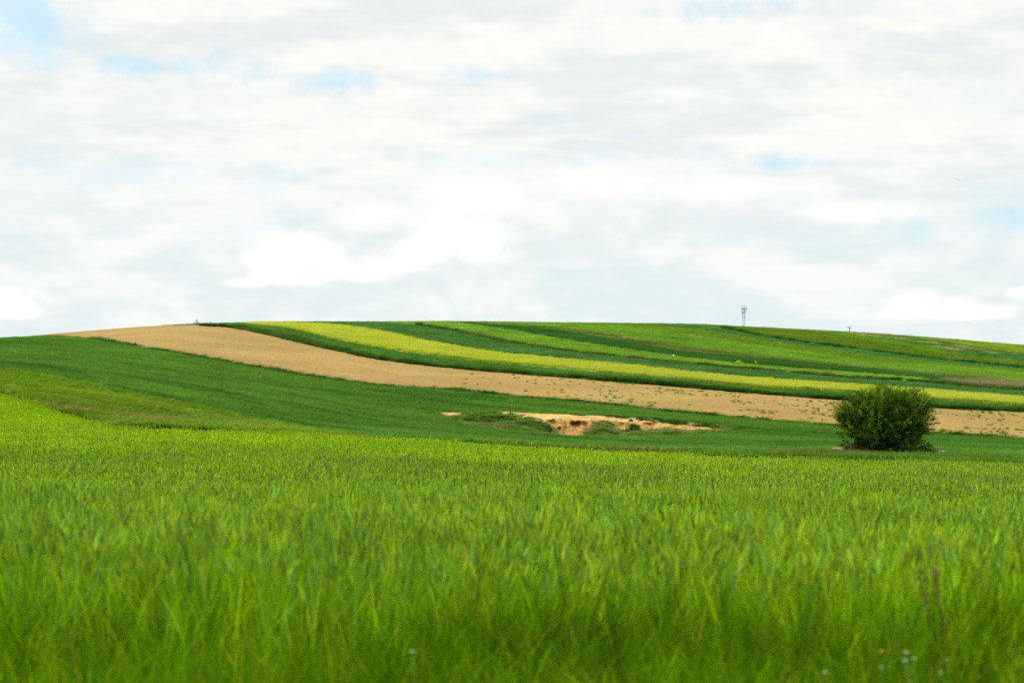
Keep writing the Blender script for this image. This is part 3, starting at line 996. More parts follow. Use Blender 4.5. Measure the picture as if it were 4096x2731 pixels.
wallc = np.where((X2_ > 2215) & (X2_ < 2390), wall ** .75, wall * wall * (3 - 2 * wall))
zl = zb[:, None] - (1 - np.clip((sv[None] - lip[:, None]) / np.maximum(1 - lip[:, None], .01), 0, 1)) * .35 * size
floor = zf[:, None] - .55 * size * np.minimum(sv[None] * 5, 1)
zz = floor + (zl - floor) * wallc
zz += size * (.42 * (gul - .5) * 1.6 * np.sin(np.pi * np.clip(wall, 0, 1)) + .28 * (fbm(X2_ * .05, yy * .7, 74, 4) - .5) * np.minimum(sv[None] * 6, 1) * np.minimum((1 - sv[None]) * 10, 1))
# overgrown mounds of slumped earth
for (mx, mw, md, mh) in ((1900, 90, .5, .35), (2060, 110, .52, .75), (2160, 60, .5, .85), (2400, 62, .50, 1.15), (2560, 60, .42, .5), (2690, 80, .5, .75)):
    zz += size * mh * np.exp(-((X2_ - mx) / mw) ** 2 - ((sv[None] - md) / .17) ** 2)
dx = .5 * (fbm(yy * .6, zz * 1.3, 75, 3) - .5) * size
wn = fbm(X2_ * .02, 0 * X2_, 77, 3)
yy = yy + size * ((-.75 * np.exp(-((wall - .93) / .09) ** 2) + .45 * np.exp(-((wall - .62) / .16) ** 2)) * np.clip((wn - .35) * 4, 0, 1.2)) * sm(2120, 2230, X2_) * (wall > 0) * (wall < .999)
pale_a = np.clip(sm(.90, 1.0, wall) + .25 * sm(2600, 2800, X2_) , 0, 1)  # sunlit tone of the flat tops painted into the sand, face left darker
xx = u[:, None] * yy
zz[:, 0] = zf - .25; zz[:, -1] = zb - .05
frac = np.clip((zz - zf[:, None]) / np.maximum((zb - zf)[:, None], .2), -.3, 1)
row = YH - zz / yy * F
top_r = pchip(*zip(*PIT_TOP), Xa)[:, None]; bot_r = pchip(*zip(*PIT_BOT), Xa)[:, None]
hf = np.clip((bot_r - row) / np.maximum(bot_r - top_r, 6), -.4, 1.05)
lim = np.interp(Xa, [1745, 1800, 1850, 1930, 2000, 2080, 2130, 2200, 2225, 2240, 2325, 2350, 2400, 2440, 2470, 2500, 2530, 2570, 2600, 2680, 2720, 2780, 2830, 2880, 2965],
                [-.2, .5, .95, 1.05, .98, .88, .74, .52, .1, -.4, -.4, .35, .84, .76, .3, .2, .72, .5, .44, .5, .36, .36, .22, .25, .4])[:, None]
veg = np.clip((lim - hf + .42 * (fbm(X2_ * .045, yy * 1.2, 81, 5) - .5)) * 7, 0, 1)
# thin turf on the flat top right part
turf = sm(.93, .99, sv[None] + 0 * X2_) * sm(2000, 2300, X2_) * np.clip((fbm(X2_ * .03, yy * 1.5, 82, 4) - .40) * 6, 0, 1)
veg = np.maximum(veg, turf * .8)
Vp = np.stack([xx, yy, zz], -1).reshape(-1, 3)
M_PIT, nt = mat_new('sand_bank'); h = N(nt); p_ = h.pos()
va = h.attr('veg').outputs['Fac']
g1 = h.ramp(h.noise(h.mapping(p_, (1.4, .5, 5.)), 1., 5, .65), .33, .66)
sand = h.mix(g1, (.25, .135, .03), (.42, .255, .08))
pale = h.math('MULTIPLY', h.attr('painted_lit').outputs['Fac'], h.ramp(h.noise(h.mapping(p_, (.5, .5, .5)), 1., 3, .5), .3, .6, .35, 1.))
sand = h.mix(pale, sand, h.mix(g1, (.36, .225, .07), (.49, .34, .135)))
sand = h.mix(h.math('MULTIPLY', h.ramp(h.noise(h.mapping(p_, (2.5, 1., 2.)), 1., 5, .7), .57, .70), .75), sand, (.16, .09, .035))
gr = h.mix(h.ramp(h.noise(p_, 1.6, 5, .7), .35, .65), (.04, .09, .01), (.13, .14, .035))
cc_ = h.mix(h.ramp(va, .35, .65), sand, gr)
pr = h.n('ShaderNodeBsdfPrincipled'); h.set(pr.inputs['Base Color'], cc_); pr.inputs['Roughness'].default_value = .95; pr.inputs['Specular IOR Level'].default_value = .1
bp = h.n('ShaderNodeBump'); bp.inputs['Distance'].default_value = .25; h.set(bp.inputs['Height'], h.noise(h.mapping(p_, (2., 1., 3.)), 1., 6, .75)); nt.links.new(bp.outputs[0], pr.inputs['Normal'])
nt.links.new(pr.outputs[0], h.n('ShaderNodeOutputMaterial').inputs[0])
me = new_mesh('sand_pit', Vp, grid_faces(len(Xa), ns)[:, ::-1], {'veg': ('FLOAT', veg.ravel()), 'painted_lit': ('FLOAT', pale_a.ravel())}, smooth=True)
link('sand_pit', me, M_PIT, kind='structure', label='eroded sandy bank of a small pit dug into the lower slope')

# plants on the bank
vf = veg.ravel(); P = Vp
wgt = (vf > .55) & (np.tile(sv, len(Xa)) > .02)
idx = np.nonzero(wgt)[0]; idx = rng.choice(idx, 3400)
pts = P[idx] + rng.normal(0, .06, (len(idx), 3)) * [1, 1, 0] - [0, 0, .05]
me = stuff_mesh('bank_weeds', np.zeros((0, 3)), [], pts, len(WEED), .3, .7, .10 + .26 * fbm(pts[:, 0] * .7, pts[:, 1] * .7, 6, 3), .15)
o = link('bank_weeds', me, None, kind='stuff', label='green and straw coloured weeds overgrowing the slumped foot of the sand pit bank', category='weeds')
add_scatter(o, WEED, crop_material('bank_blades', (.04, .12, .010), (.13, .24, .025), 0., patch=(.26, .19, .10), patch_amt=.3))


def pit_surface(X, s):
    i = int(np.clip(round((X - Xa[0]) / 3.0), 0, len(Xa) - 1)); j = int(np.clip(round(s * (ns - 1)), 0, ns - 1))
    return np.array([xx[i, j], yy[i, j], zz[i, j]])


def place_row(X, Y, s0=.15, s1=.98):
    """the point of the bank at column X that shows at row Y"""
    i = int(np.clip(round((X - Xa[0]) / 3.0), 0, len(Xa) - 1)); j0 = int(s0 * ns)
    j = j0 + int(np.argmin(np.abs(row[i, j0:int(s1 * ns)] - Y)))
    return np.array([xx[i, j], yy[i, j], zz[i, j]])


# ------------------------------------------------------------------ leaves and shrubs
def leaf_quads(P, Nrm, size, C):
    """folded leaf quads at P (n,3), facing Nrm, length size (n)"""
    n = len(P)
    r = rng.normal(0, 1, (n, 3)); Nn = Nrm / (np.linalg.norm(Nrm, axis=1, keepdims=True) + 1e-9)
    a = np.cross(Nn, r); a /= np.linalg.norm(a, axis=1, keepdims=True) + 1e-9
    b = np.cross(Nn, a)
    L = size[:, None]; W = L * .36
    tip = P + a * L; mid = P + a * L * .45
    V = np.stack([P, mid + b * W + Nn * L * .1, tip, mid - b * W + Nn * L * .1], 1).reshape(-1, 3)
    i = np.arange(n) * 4
    t = np.concatenate([np.stack([i, i + 1, i + 2], 1), np.stack([i, i + 2, i + 3], 1)])
    return V, t, np.repeat(C, 4, 0)


LEAFC = pal((3, (.05, .12, .003)), (3, (.10, .20, .004)), (1.5, (.20, .32, .006)), (2, (.025, .07, .004)))
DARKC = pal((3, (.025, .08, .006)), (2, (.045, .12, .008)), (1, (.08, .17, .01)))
M_LEAF = leafy('bush_leaf', .26, (.80, .88, .62), .9, (.72, .76, .8), (1.18, 1.15, 1.05), .6, .12)
M_BARK = plain('bark', (.10, .08, .05), .9, 0, 9., (.20, .16, .11))
M_TWIG = plain('dead_twig', (.06, .045, .025), .95, 0, 14., (.12, .09, .05))


def sprigs(mb, base, d, L, nleaf, lsize, colf, droop=.12, spread=.14):
    """leafy twigs: base (n,3) start, d (n,3) direction, L (n)"""
    n = len(base)
    t = rng.uniform(.05, 1., (n, nleaf))
    side = rng.normal(0, 1, (n, nleaf, 3)) * spread * (1.1 - .75 * t[..., None]) * L[:, None, None]
    P = base[:, None] + d[:, None] * (L[:, None] * t)[..., None] + side
    P[..., 2] -= droop * L[:, None] * t ** 2
    Nr = rng.normal(0, .8, (n, nleaf, 3)) + np.array([0, 0, .9]) + d[:, None] * .5
    C = colf(n)[:, None].repeat(nleaf, 1) * rng.uniform(.85, 1.15, (n, nleaf, 1))
    V, tr, Cc = leaf_quads(P.reshape(-1, 3), Nr.reshape(-1, 3), np.full(n * nleaf, lsize) * rng.uniform(.6, 1.35, n * nleaf), C.reshape(-1, 3))
    mb.add(V, t=tr, c=Cc)


def unit(v): return v / (np.linalg.norm(v, axis=-1, keepdims=True) + 1e-9)


# the big round bush --------------------------------------------------------
BD = 75.0
bx = (3545 - XC) / F * BD
bz = float(G(bx, BD)) + .08
root = D.objects.new('bush', None); COL.objects.link(root); root.location = (bx, BD, bz); root.scale = (.885, .885, .84)
root['label'] = 'big round dark green bush standing alone at the right, at the edge of the wheat'; root['category'] = 'bush'
mt = MB(); limbs = []
RX, RY, RZ, CZ = 2.75, 2.5, 2.15, 1.95
for i in range(9):
    az = i / 9 * 6.283 + rng.uniform(-.3, .3); el = rng.uniform(.7, 1.35)
    d = np.array([math.cos(az) * math.cos(el), math.sin(az) * math.cos(el), math.sin(el)])
    p = np.array([rng.normal(-.1, .12), rng.normal(0, .1), -.15]); P_ = [p.copy()]; L = rng.uniform(2.2, 3.0)
    for s_ in range(6):
        p = p + d * L / 6; d = unit(d + rng.normal(0, .12, 3)); P_.append(p.copy())
    mt.tube(P_, np.linspace(.085, .018, 7), 7); limbs.append(np.array(P_))
    for b2 in range(7):
        j = rng.integers(2, 7); q0 = P_[j]; d2 = unit(d + rng.normal(0, .6, 3)); q_ = [q0]
        for s_ in range(4): q0 = q0 + d2 * .32; d2 = unit(d2 + rng.normal(0, .15, 3)); q_.append(q0)
        mt.tube(q_, np.linspace(.028, .006, 5), 5)
for P_ in ([(-.12, -.5, -.1), (-.05, -.65, .5), (.05, -.8, 1.0)], [(-.02, -.5, -.1), (.16, -.7, .45), (.36, -.9, 1.0), (.45, -1., 1.5)]):
    mt.tube(P_, np.linspace(.13, .06, len(P_)), 8)
link('trunk', mt.mesh('trunk', True), M_BARK, root)
mc = MB()
nS = 2300
v = unit(rng.normal(0, 1, (nS * 2, 3))); v = v[v[:, 2] > -.92][:nS]
lump = .66 + .62 * fbm(np.arctan2(v[:, 1], v[:, 0]) * 1.9 + 9, v[:, 2] * 2.8, 44, 3)
r = lump * rng.uniform(.62, 1.0, len(v)) ** .6
base = np.stack([v[:, 0] * RX * r, v[:, 1] * RY * r, CZ + v[:, 2] * RZ * r], 1)
low = sm(.35, -.9, v[:, 2]); base[:, 0] *= 1 - .34 * low; base[:, 1] *= 1 - .26 * low
base = base[base[:, 2] > .12]; v = v[:len(base)] if False else unit(base - np.array([0, 0, CZ * .75]))
d = unit(v + np.array([0, 0, .6]) + rng.normal(0, .24, v.shape))
sprigs(mc, base, d, rng.uniform(.35, .75, len(base)), 52, .068, LEAFC, .1, .13)
# long shoots that break the outline
k = rng.choice(np.nonzero((base[:, 2] > 1.2) & (fbm(base[:, 0] * 1.1, base[:, 1] * 1.1, 12, 2) > .48))[0], 120)
d = unit(v[k] * .8 + np.array([0, 0, .9]) + rng.normal(0, .2, (120, 3)))
sprigs(mc, base[k] + v[k] * .22, d, rng.uniform(.6, 1.05, 120), 44, .07, LEAFC, .05, .08)
# side shoots at left and right
for (sx_, zz_, L_) in ((-2.55, 2.9, .75), (-2.75, 2.35, .8), (-2.7, 1.35, .8), (2.65, 2.1, .8), (2.6, 1.5, .6), (2.35, 3.1, .7), (-1.9, 3.5, .7), (-2.55, .75, .5)):
    n = 10; bb = np.array([sx_ * .86, 0, zz_]) + rng.normal(0, .16, (n, 3)); dv = unit(np.array([np.sign(sx_), 0, .35]) + rng.normal(0, .18, (n, 3)))
    sprigs(mc, bb, dv, np.full(n, L_), 34, .085, LEAFC, .1, .10)
# inner leaves: darker palette paints in the shade inside the crown
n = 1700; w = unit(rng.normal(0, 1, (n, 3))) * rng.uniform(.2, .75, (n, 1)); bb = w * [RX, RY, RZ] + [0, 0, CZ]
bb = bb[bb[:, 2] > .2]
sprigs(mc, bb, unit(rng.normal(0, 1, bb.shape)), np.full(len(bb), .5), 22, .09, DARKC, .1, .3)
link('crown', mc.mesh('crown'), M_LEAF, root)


def shrub(X, d, w, hgt, label, colf=DARKC, group=None, zpt=None, n=90, ls=.07, name='shrub', cat='shrub', mat=None):
    x0 = (X - XC) / F * d; z0 = float(G(x0, d)) if zpt is None else zpt
    ro = D.objects.new(name, None); COL.objects.link(ro); ro.location = (x0, d, z0); ro['label'] = label; ro['category'] = cat
    if group: ro['group'] = group
    m1 = MB()
    for i in range(5):
        a = rng.uniform(0, 6.28); e = rng.uniform(.3, .9) * w * .35
        m1.tube([(0, 0, -.1), (math.cos(a) * e * .5, math.sin(a) * e * .5, hgt * .4), (math.cos(a) * e, math.sin(a) * e, hgt * .75)], [.03, .02, .006], 5)
    link('stem', m1.mesh('stem', True), M_BARK, ro)
    m2 = MB(); v = unit(rng.normal(0, 1, (n, 3))); v[:, 2] = np.abs(v[:, 2])
    rr = rng.uniform(.35, 1, (n, 1)) ** .5 * (.75 + .5 * fbm(v[:, 0] * 2 + X, v[:, 2] * 2, 3, 2))[:, None]
    bb = v * rr * [w * .42, w * .42, hgt * .72] + [0, 0, hgt * .05]
    sprigs(m2, bb, unit(v + [0, 0, .5] + rng.normal(0, .3, v.shape)), np.full(n, .22 * (w + hgt) * .5), 20, ls, colf, .1, .2)
    link('foliage', m2.mesh('foliage'), mat or M_LEAF, ro)
    return ro


M_DARKLEAF = leafy('shrub_leaf', .25, (1, 1, 1), .9, (.7, .75, .8), (1.1, 1.1, 1.05), .5, .3)
GRS = 'shrubs growing in the sand pit'
for (X, Y, w, hg, lab, cf, nn) in (
        (2084, 1696, .5, .45, 'small round bright green shrub on the overgrown left part of the pit bank', LEAFC, 60),
        (2150, 1712, 1.5, .75, 'wide leafy green shrub left of the bare sand scoop', LEAFC, 110),
        (2190, 1722, .8, .6, 'upright dark green shrub right beside the left edge of the sand scoop', DARKC, 70),
        (2106, 1684, .7, .45, 'low green shrub high on the overgrown left part of the pit bank', LEAFC, 60),
        (2236, 1712, .3, .28, 'tiny green shrub rooted in the bare sand scoop', DARKC, 30),
        (2381, 1740, .5, .35, 'low dark shrub at the foot of the weedy mound in the pit', DARKC, 50),
        (2487, 1738, .95, .65, 'dark green shrub at the pit foot right of the dark gully', DARKC, 100),
        (2535, 1722, .9, .75, 'tallest dark green shrub in the pit, against the bare bank', DARKC, 110),
        (2512, 1738, .8, .6, 'dense dark shrub in front of the tallest pit shrub', DARKC, 90),
        (2565, 1742, .6, .4, 'small green shrub right of the dark shrub group in the pit', LEAFC, 60),
        (2625, 1738, .9, .5, 'yellowish green shrub on the grassy slope of the pit', LEAFC, 80),
        (2666, 1740, .6, .4, 'low green shrub at the right end of the pit foot', LEAFC, 60),
        (2862, 1706, 1., .4, 'green shrub on the sand at the narrow right tip of the pit', LEAFC, 70),
        (2524, 1684, .35, .3, 'small shrub on the lip of the bare bank above the dark shrubs', DARKC, 40),
        (1925, 1657, .5, .3, 'small dark shrub on top of the left part of the pit bank', DARKC, 40)):
    pt = place_row(X, Y)
    shrub(X, pt[1], w, hg, lab, cf, GRS, pt[2] - .04, nn, .06, mat=M_DARKLEAF)

# small plants along field edges on the hill
for (X, Y, w, hg, lab, kk) in ((540, 1381, .38, .5, 'tiny bush on the lower edge of the ploughed strip, right of its twin', 0), (512, 1377, .3, .4, 'tiny bush on the lower edge of the ploughed strip, left of its twin', 0)):
    d = float(solve_depth(X, Y + 1)[0]); shrub(X, d, w, hg, lab, LEAFC, 'tiny bushes on the field edge', float(S((X - XC) / F * d, d)) - .05, 40, .08)

# brushwood heaps beside the bush --------------------------------------------
def brush_heap(X, d, w, dep, hgt, n, label):
    x0 = (X - XC) / F * d; z0 = float(G(x0, d)) + .1; m1 = MB()
    for i in range(n):
        a = rng.uniform(0, 3.14); L = rng.uniform(.4, 1.1); c0_ = np.array([rng.uniform(-.5, .5) * w, rng.uniform(-.5, .5) * dep, 0])
        c0_[2] = rng.uniform(.0, hgt) * (1 - (2 * c0_[0] / w) ** 2 * .8) + .03
        dv = np.array([math.cos(a), math.sin(a) * .7, rng.normal(0, .28)]) * L * .5
        P_ = [c0_ - dv, c0_ + rng.normal(0, .06, 3), c0_ + dv + rng.normal(0, .06, 3)]
        m1.tube(P_, [rng.uniform(.008, .022), .012, .004], 4)
    return link('brushwood_heap', m1.mesh('brushwood_heap'), M_TWIG, None, (x0, d, z0), label=label, category='brushwood')


brush_heap(3425, 74.3, 1.5, .9, .5, 260, 'dark heap of dead brushwood under the left side of the bush')
brush_heap(3600, 73.9, 1.1, .8, .4, 150, 'dead brushwood lying under the middle of the bush, right of its trunk')
sh = shrub(3700, 74.3, 1.2, .95, 'dark twiggy low shrub leaning out under the right side of the bush', pal((2, (.035, .07, .012)), (1, (.09, .08, .03))), None, None, 110, .06)
shrub(3570, 73.6, .9, .6, 'low green shrub at the foot of the bush beside its trunk', LEAFC, None, None, 80, .07)

# pale dead branch left of the bush
x0 = (3352 - XC) / F * 73.4; z0 = -(1796 - YH) / F * 73.4
mb = MB(); mb.tube([(-.26, 0, .03), (-.1, .02, .05), (.1, 0, .0), (.3, -.02, -.02)], [.035, .04, .035, .02], 7); mb.tube([(.0, 0, .03), (.12, .02, .10), (.2, .03, .13)], [.02, .012, .006], 5)
link('dead_branch', mb.mesh('dead_branch', True), plain('bleached_wood', (.36, .30, .18), .9, 0, 8., (.48, .42, .28)), None, (x0, 73.4, z0), label='pale dead branch lying in the grass left of the bush', category='branch')
# pale stones right of the bush
M_STONE = plain('pale_stone', (.42, .41, .30), .9, 0, 12., (.34, .32, .22))


def stone(X, Y, d, s, label, mat=M_STONE, name='stone', z=None):
    m1 = MB(); th = 8; V = []
    import bmesh
    bm = bmesh.new(); bmesh.ops.create_icosphere(bm, subdivisions=2, radius=1)
    for vv in bm.verts:
        k_ = 1 + .35 * (float(fbm(np.array(vv.co.x * 1.5 + X), np.array(vv.co.y * 1.5 + vv.co.z), 3, 2)) - .5); vv.co = Vector((vv.co.x * s * k_, vv.co.y * s * .8 * k_, vv.co.z * s * .65 * k_))
    me = D.meshes.new(name); bm.to_mesh(me); bm.free()
    return link(name, me, mat, None, ((X - XC) / F * d, d, -(Y - YH) / F * d if z is None else z), label=label, category='stone')


stone(3772, 1806, 73.5, .09, 'larger pale stone in the grass right of the bush')
stone(3758, 1808, 73.3, .055, 'smaller pale stone just left of the larger one, right of the bush')
d = float(solve_depth(2694, 1423, .3)[0]); stone(2694, 1421, d, .18, 'small white stone on the hill at the edge of the narrow dark green strip', plain('white_stone', (.85, .83, .78), .8))
for i, (X, Y, lb) in enumerate(((2010, 1724, 'leftmost'), (2017, 1727, 'middle'), (2024, 1726, 'rightmost'))):
    pt = place_row(X, Y, .01, .6); stone(X, 0, pt[1], .07, lb + ' of three small pale stones at the left foot of the pit', z=pt[2] + .03)
# yellow flower clumps on the hill
M_YF = leafy('yellow_blossom', .2, (1, 1, 1), 1.)
for (X, Y, w, lab) in ((2955, 1450, 1.35, 'larger clump of yellow flowers on the hill beside the narrow dark green strip'), (3022, 1454, .55, 'smaller clump of yellow flowers to the right of the larger clump on the hill')):
    d = float(solve_depth(X, Y, .2)[0])
    shrub(X, d, w, .75, lab, pal((3, (.62, .55, .015)), (1, (.12, .2, .02))), 'yellow flower clumps', float(S((X - XC) / F * d, d)) - .05, 90, .09, name='flower_clump', cat='flowers', mat=M_YF)

# the sapling on the skyline -------------------------------------------------
X = 786; d = float(ridge_depth(X)) - 2; x0 = (X - XC) / F * d; z0 = float(S(x0, d)) - .1
ro = D.objects.new('sapling', None); COL.objects.link(ro); ro.location = (x0, d, z0); ro['label'] = 'small thin sapling alone on the hilltop skyline at left'; ro['category'] = 'sapling'
m1 = MB(); m1.tube([(0, 0, 0), (.05, 0, .5), (.02, 0, 1.0)], [.04, .03, .012], 5)
ends = []
for (ex, ez, L_) in ((-.5, .35, 1), (-.25, .55, 1), (.3, .6, 1), (.22, .8, 1), (0.02, 1.0, 1), (.05, .45, 1), (-.42, .2, 1)):
    m1.tube([(0.02, 0, .15), (ex * .5, 0, ez * .55), (ex, 0, ez)], [.02, .015, .006], 4); ends.append((ex, 0, ez))
link('stem', m1.mesh('stem'), M_BARK, ro)
m2 = MB(); bb = np.array(ends).repeat(3, 0) + rng.normal(0, .06, (21, 3)); sprigs(m2, bb, unit(rng.normal(0, 1, bb.shape) + [0, 0, .5]), np.full(len(bb), .25), 12, .11, DARKC, 0, .3)
link('foliage', m2.mesh('foliage'), M_LEAF, ro)

# ------------------------------------------------------------------ telecom mast
MD = 900.; mx = (2976 - XC) / F * MD
mbase = float(G(mx, MD)) - .3; mtop = (YH - 1222) / F * MD
H = mtop - mbase
ro = D.objects.new('lattice_mast', None); COL.objects.link(ro); ro.location = (mx, MD, mbase); ro.rotation_euler = (0, 0, .35)
ro['label'] = 'grey lattice telecom mast with antenna panels on the skyline'; ro['category'] = 'mast'
M_STEEL = plain('galvanised_steel', (.20, .23, .23), .55, .3); M_PANEL = plain('panel_white', (.50, .52, .50), .5); M_PLAT = plain('platform_steel', (.10, .10, .14), .6, .2)


def mw(z): return .92 + 1.2 * max(0, (H - 14 - z)) / H


m1 = MB(); legs = []
corner = [(math.cos(a), math.sin(a)) for a in (.52, 2.62, 4.71)]
nz = int(H / 1.25); zs_ = np.linspace(0, H - .6, nz + 1)
for (cx_, cy_) in corner:
    m1.tube([(cx_ * mw(z), cy_ * mw(z), z) for z in zs_], .075, 6)
for i in range(nz):
    for j in range(3):
        p, q = corner[j], corner[(j + 1) % 3]; za, zb_ = zs_[i], zs_[i + 1]
        a_ = (p[0] * mw(za), p[1] * mw(za), za); b2 = (q[0] * mw(zb_), q[1] * mw(zb_), zb_); c2 = (q[0] * mw(za), q[1] * mw(za), za)
        m1.tube([a_, b2] if i % 2 else [c2, (p[0] * mw(zb_), p[1] * mw(zb_), zb_)], .035, 4, cap=False); m1.tube([a_, c2], .03, 4, cap=False)
link('lattice', m1.mesh('lattice'), M_STEEL, ro)


def zrow(Y): return (YH - Y) / F * MD - mbase


for (Y, R_) in ((1238.5, 1.5), (1254, 1.3), (1270, 1.2)):
    m1 = MB(); th = np.linspace(0, 2 * math.pi, 17); z = zrow(Y)
    m1.tube([(R_ * math.cos(t), R_ * math.sin(t), z) for t in th], .07, 5, cap=False)
    m1.tube([(R_ * math.cos(t), R_ * math.sin(t), z + .9) for t in th], .03, 4, cap=False)
    for t in th[:-1:2]: m1.tube([(.6 * math.cos(t), .6 * math.sin(t), z), (R_ * math.cos(t), R_ * math.sin(t), z), (R_ * math.cos(t), R_ * math.sin(t), z + .9)], .03, 4)
    n_ = 24; ring = []
    for t in np.linspace(0, 2 * math.pi, n_, endpoint=False): ring += [(.4 * math.cos(t), .4 * math.sin(t), z - .03), (R_ * math.cos(t), R_ * math.sin(t), z - .03)]
    m1.add(ring, q=[[2 * k, 2 * k + 1, (2 * k + 3) % (2 * n_), (2 * k + 2) % (2 * n_)] for k in range(n_)])
    link('platform', m1.mesh('platform'), M_PLAT, ro)
m1 = MB(); th = np.linspace(0, 2 * math.pi, 17)
m1.tube([(1.85 * math.cos(t), 1.85 * math.sin(t), zrow(1223)) for t in th], .05, 5, cap=False)
link('antenna_ring', m1.mesh('antenna_ring'), M_STEEL, ro)
for t in th[:-1:4]:
    for (r_, Y) in ((1.85, 1223), (1.8, 1237)):
        m1 = MB(); m1.tube([(.6 * math.cos(t), .6 * math.sin(t), zrow(Y)), (r_ * math.cos(t), r_ * math.sin(t), zrow(Y))], .05, 4)
        link('strut', m1.mesh('strut'), M_STEEL, ro)
for i in range(9):
    t = i / 9 * 6.283 + .2; m1 = MB(); hh_ = zrow(1224) - zrow(1237.5)
    R3 = [[math.cos(t), -math.sin(t), 0], [math.sin(t), math.cos(t), 0], [0, 0, 1]]
    m1.box((1.9 * math.cos(t), 1.9 * math.sin(t), zrow(1231)), (.14, .28, hh_), R3); m1.tube([(1.8 * math.cos(t), 1.8 * math.sin(t), zrow(1238)), (1.8 * math.cos(t), 1.8 * math.sin(t), zrow(1223))], .04, 5)
    link('antenna_panel', m1.mesh('antenna_panel'), M_PANEL, ro)
for i in range(5):
    t = i / 5 * 6.283 + .9; m1 = MB(); m1.tube([(1.35 * math.cos(t), 1.35 * math.sin(t), zrow(1254)), (1.35 * math.cos(t), 1.35 * math.sin(t), zrow(1240))], .06, 5)
    link('whip_antenna', m1.mesh('whip_antenna'), M_STEEL, ro)
for (t, Y, R_) in ((3.6, 1249, .45), (4.3, 1234, .5)):
    m1 = MB(); c_ = np.array([1.1 * math.cos(t), 1.1 * math.sin(t), zrow(Y)]); dv = np.array([math.cos(t), math.sin(t), 0])
    m1.tube([c_, c_ + dv * .12, c_ + dv * .3, c_ + dv * .32], [.1, R_ * .8, R_, R_ * .9], 14); link('dish', m1.mesh('dish', True), M_PLAT, ro)

# utility pole and wires -----------------------------------------------------
PD = 600.; pxx = (3398 - XC) / F * PD; pb = float(G(pxx, PD)) - .3; pt_ = (YH - 1307) / F * PD
ro = D.objects.new('utility_pole', None); COL.objects.link(ro); ro.location = (pxx, PD, pb); ro['label'] = 'small utility pole with a tilted crossarm on the skyline at right'; ro['category'] = 'utility pole'
M_POLE = plain('pole_wood', (.10, .09, .085), .85, 0, 3., (.16, .14, .12)); hp = pt_ - pb
m1 = MB(); m1.tube([(0, 0, 0), (0, 0, hp)], [.20, .15], 8); link('pole', m1.mesh('pole', True), M_POLE, ro)
m1 = MB(); m1.tube([(-.98, 0, hp + .0), (.92, 0, hp - .42)], .10, 5); m1.tube([(-.5, 0, hp - .1), (-.05, 0, hp - .8)], .03, 4); m1.tube([(.5, 0, hp - .33), (.05, 0, hp - .9)], .03, 4)
link('crossarm', m1.mesh('crossarm'), M_POLE, ro)
tops = []
for ex, ez in ((-.93, .0), (.0, .03), (.88, -.40)):
    m1 = MB(); m1.tube([(ex, 0, hp + ez), (ex, 0, hp + ez + .12), (ex, 0, hp + ez + .2), (ex, 0, hp + ez + .28)], [.03, .075, .075, .03], 8); link('insulator', m1.mesh('insulator', True), M_STEEL, ro); tops.append(np.array([pxx + ex, PD, pb + hp + ez + .28]))
M_WIRE = plain('wire', (.12, .12, .13), .5, .5)
for tp, nm in zip(tops, ('leftmost', 'middle', 'rightmost')):
    P_ = []
    for t in np.linspace(-1, 1, 41):
        if t < 0: e = tp + np.array([-95, 75, -9.]); s_ = -t
        else: e = tp + np.array([72., -75., 3.]); s_ = t
        q = tp + (e - tp) * s_; q[2] -= 4 * 1.0 * s_ * (1 - s_); P_.append(q)
    m1 = MB(); m1.tube(P_, .006, 4); link('power_line', m1.mesh('power_line'), M_WIRE, label=nm + ' of three thin wires strung from the utility pole on the skyline', category='power line', group='wires of the utility pole')

# birds ----------------------------------------------------------------------
M_BIRD = plain('bird_feathers', (.03, .03, .035), .7)
for (X, Y, fl, lab) in ((3828, 717, .3, 'tiny dark bird flying high at the right, left one of the pair'), (3838.5, 719, -.2, 'tiny dark bird flying high at the right, right one of the pair')):
    d = 320.; m1 = MB()
    m1.tube([(0, -.16, 0), (0, -.10, .01), (0, 0, .01), (0, .1, 0), (0, .17, -.005)], [.008, .03, .04, .025, .008], 8)
    for s_ in (-1, 1):
        w_ = [(0, -.06, .02), (s_ * .12, -.08, .02 + fl * .12), (s_ * .28, .0, .02 + fl * .2), (s_ * .13, .03, .02 + fl * .1), (0, .05, .02)]
        w2 = [(a_, b2, c2 - .012) for a_, b2, c2 in w_]
        m1.add(w_ + w2, q=[[0, 1, 3, 4], [5, 9, 8, 6]], t=[[1, 2, 3], [6, 8, 7]])
    m1.add([(-.03, .14, 0), (.03, .14, 0), (.05, .26, 0), (-.05, .26, 0), (-.03, .14, -.01), (.03, .14, -.01), (.05, .26, -.01), (-.05, .26, -.01)], q=[[0, 1, 2, 3], [4, 7, 6, 5]])
    o = link('bird', m1.mesh('bird'), M_BIRD, None, ((X - XC) / F * d, d, (YH - Y) / F * d), label=lab, category='bird', group='birds in the sky'); o.rotation_euler = (0, 0, .8)

# dry weed stalks and small flowers in the verge -----------------------------
M_DRY = plain('dry_stalk', (.07, .05, .018), .95, 0, 40., (.15, .11, .05)); M_SEED = plain('dry_seedhead', (.20, .165, .07), .95, 0, 60., (.15, .12, .05))


def P3(X, Y, d): return np.array([(X - XC) / F * d, d, (YH - Y) / F * d])


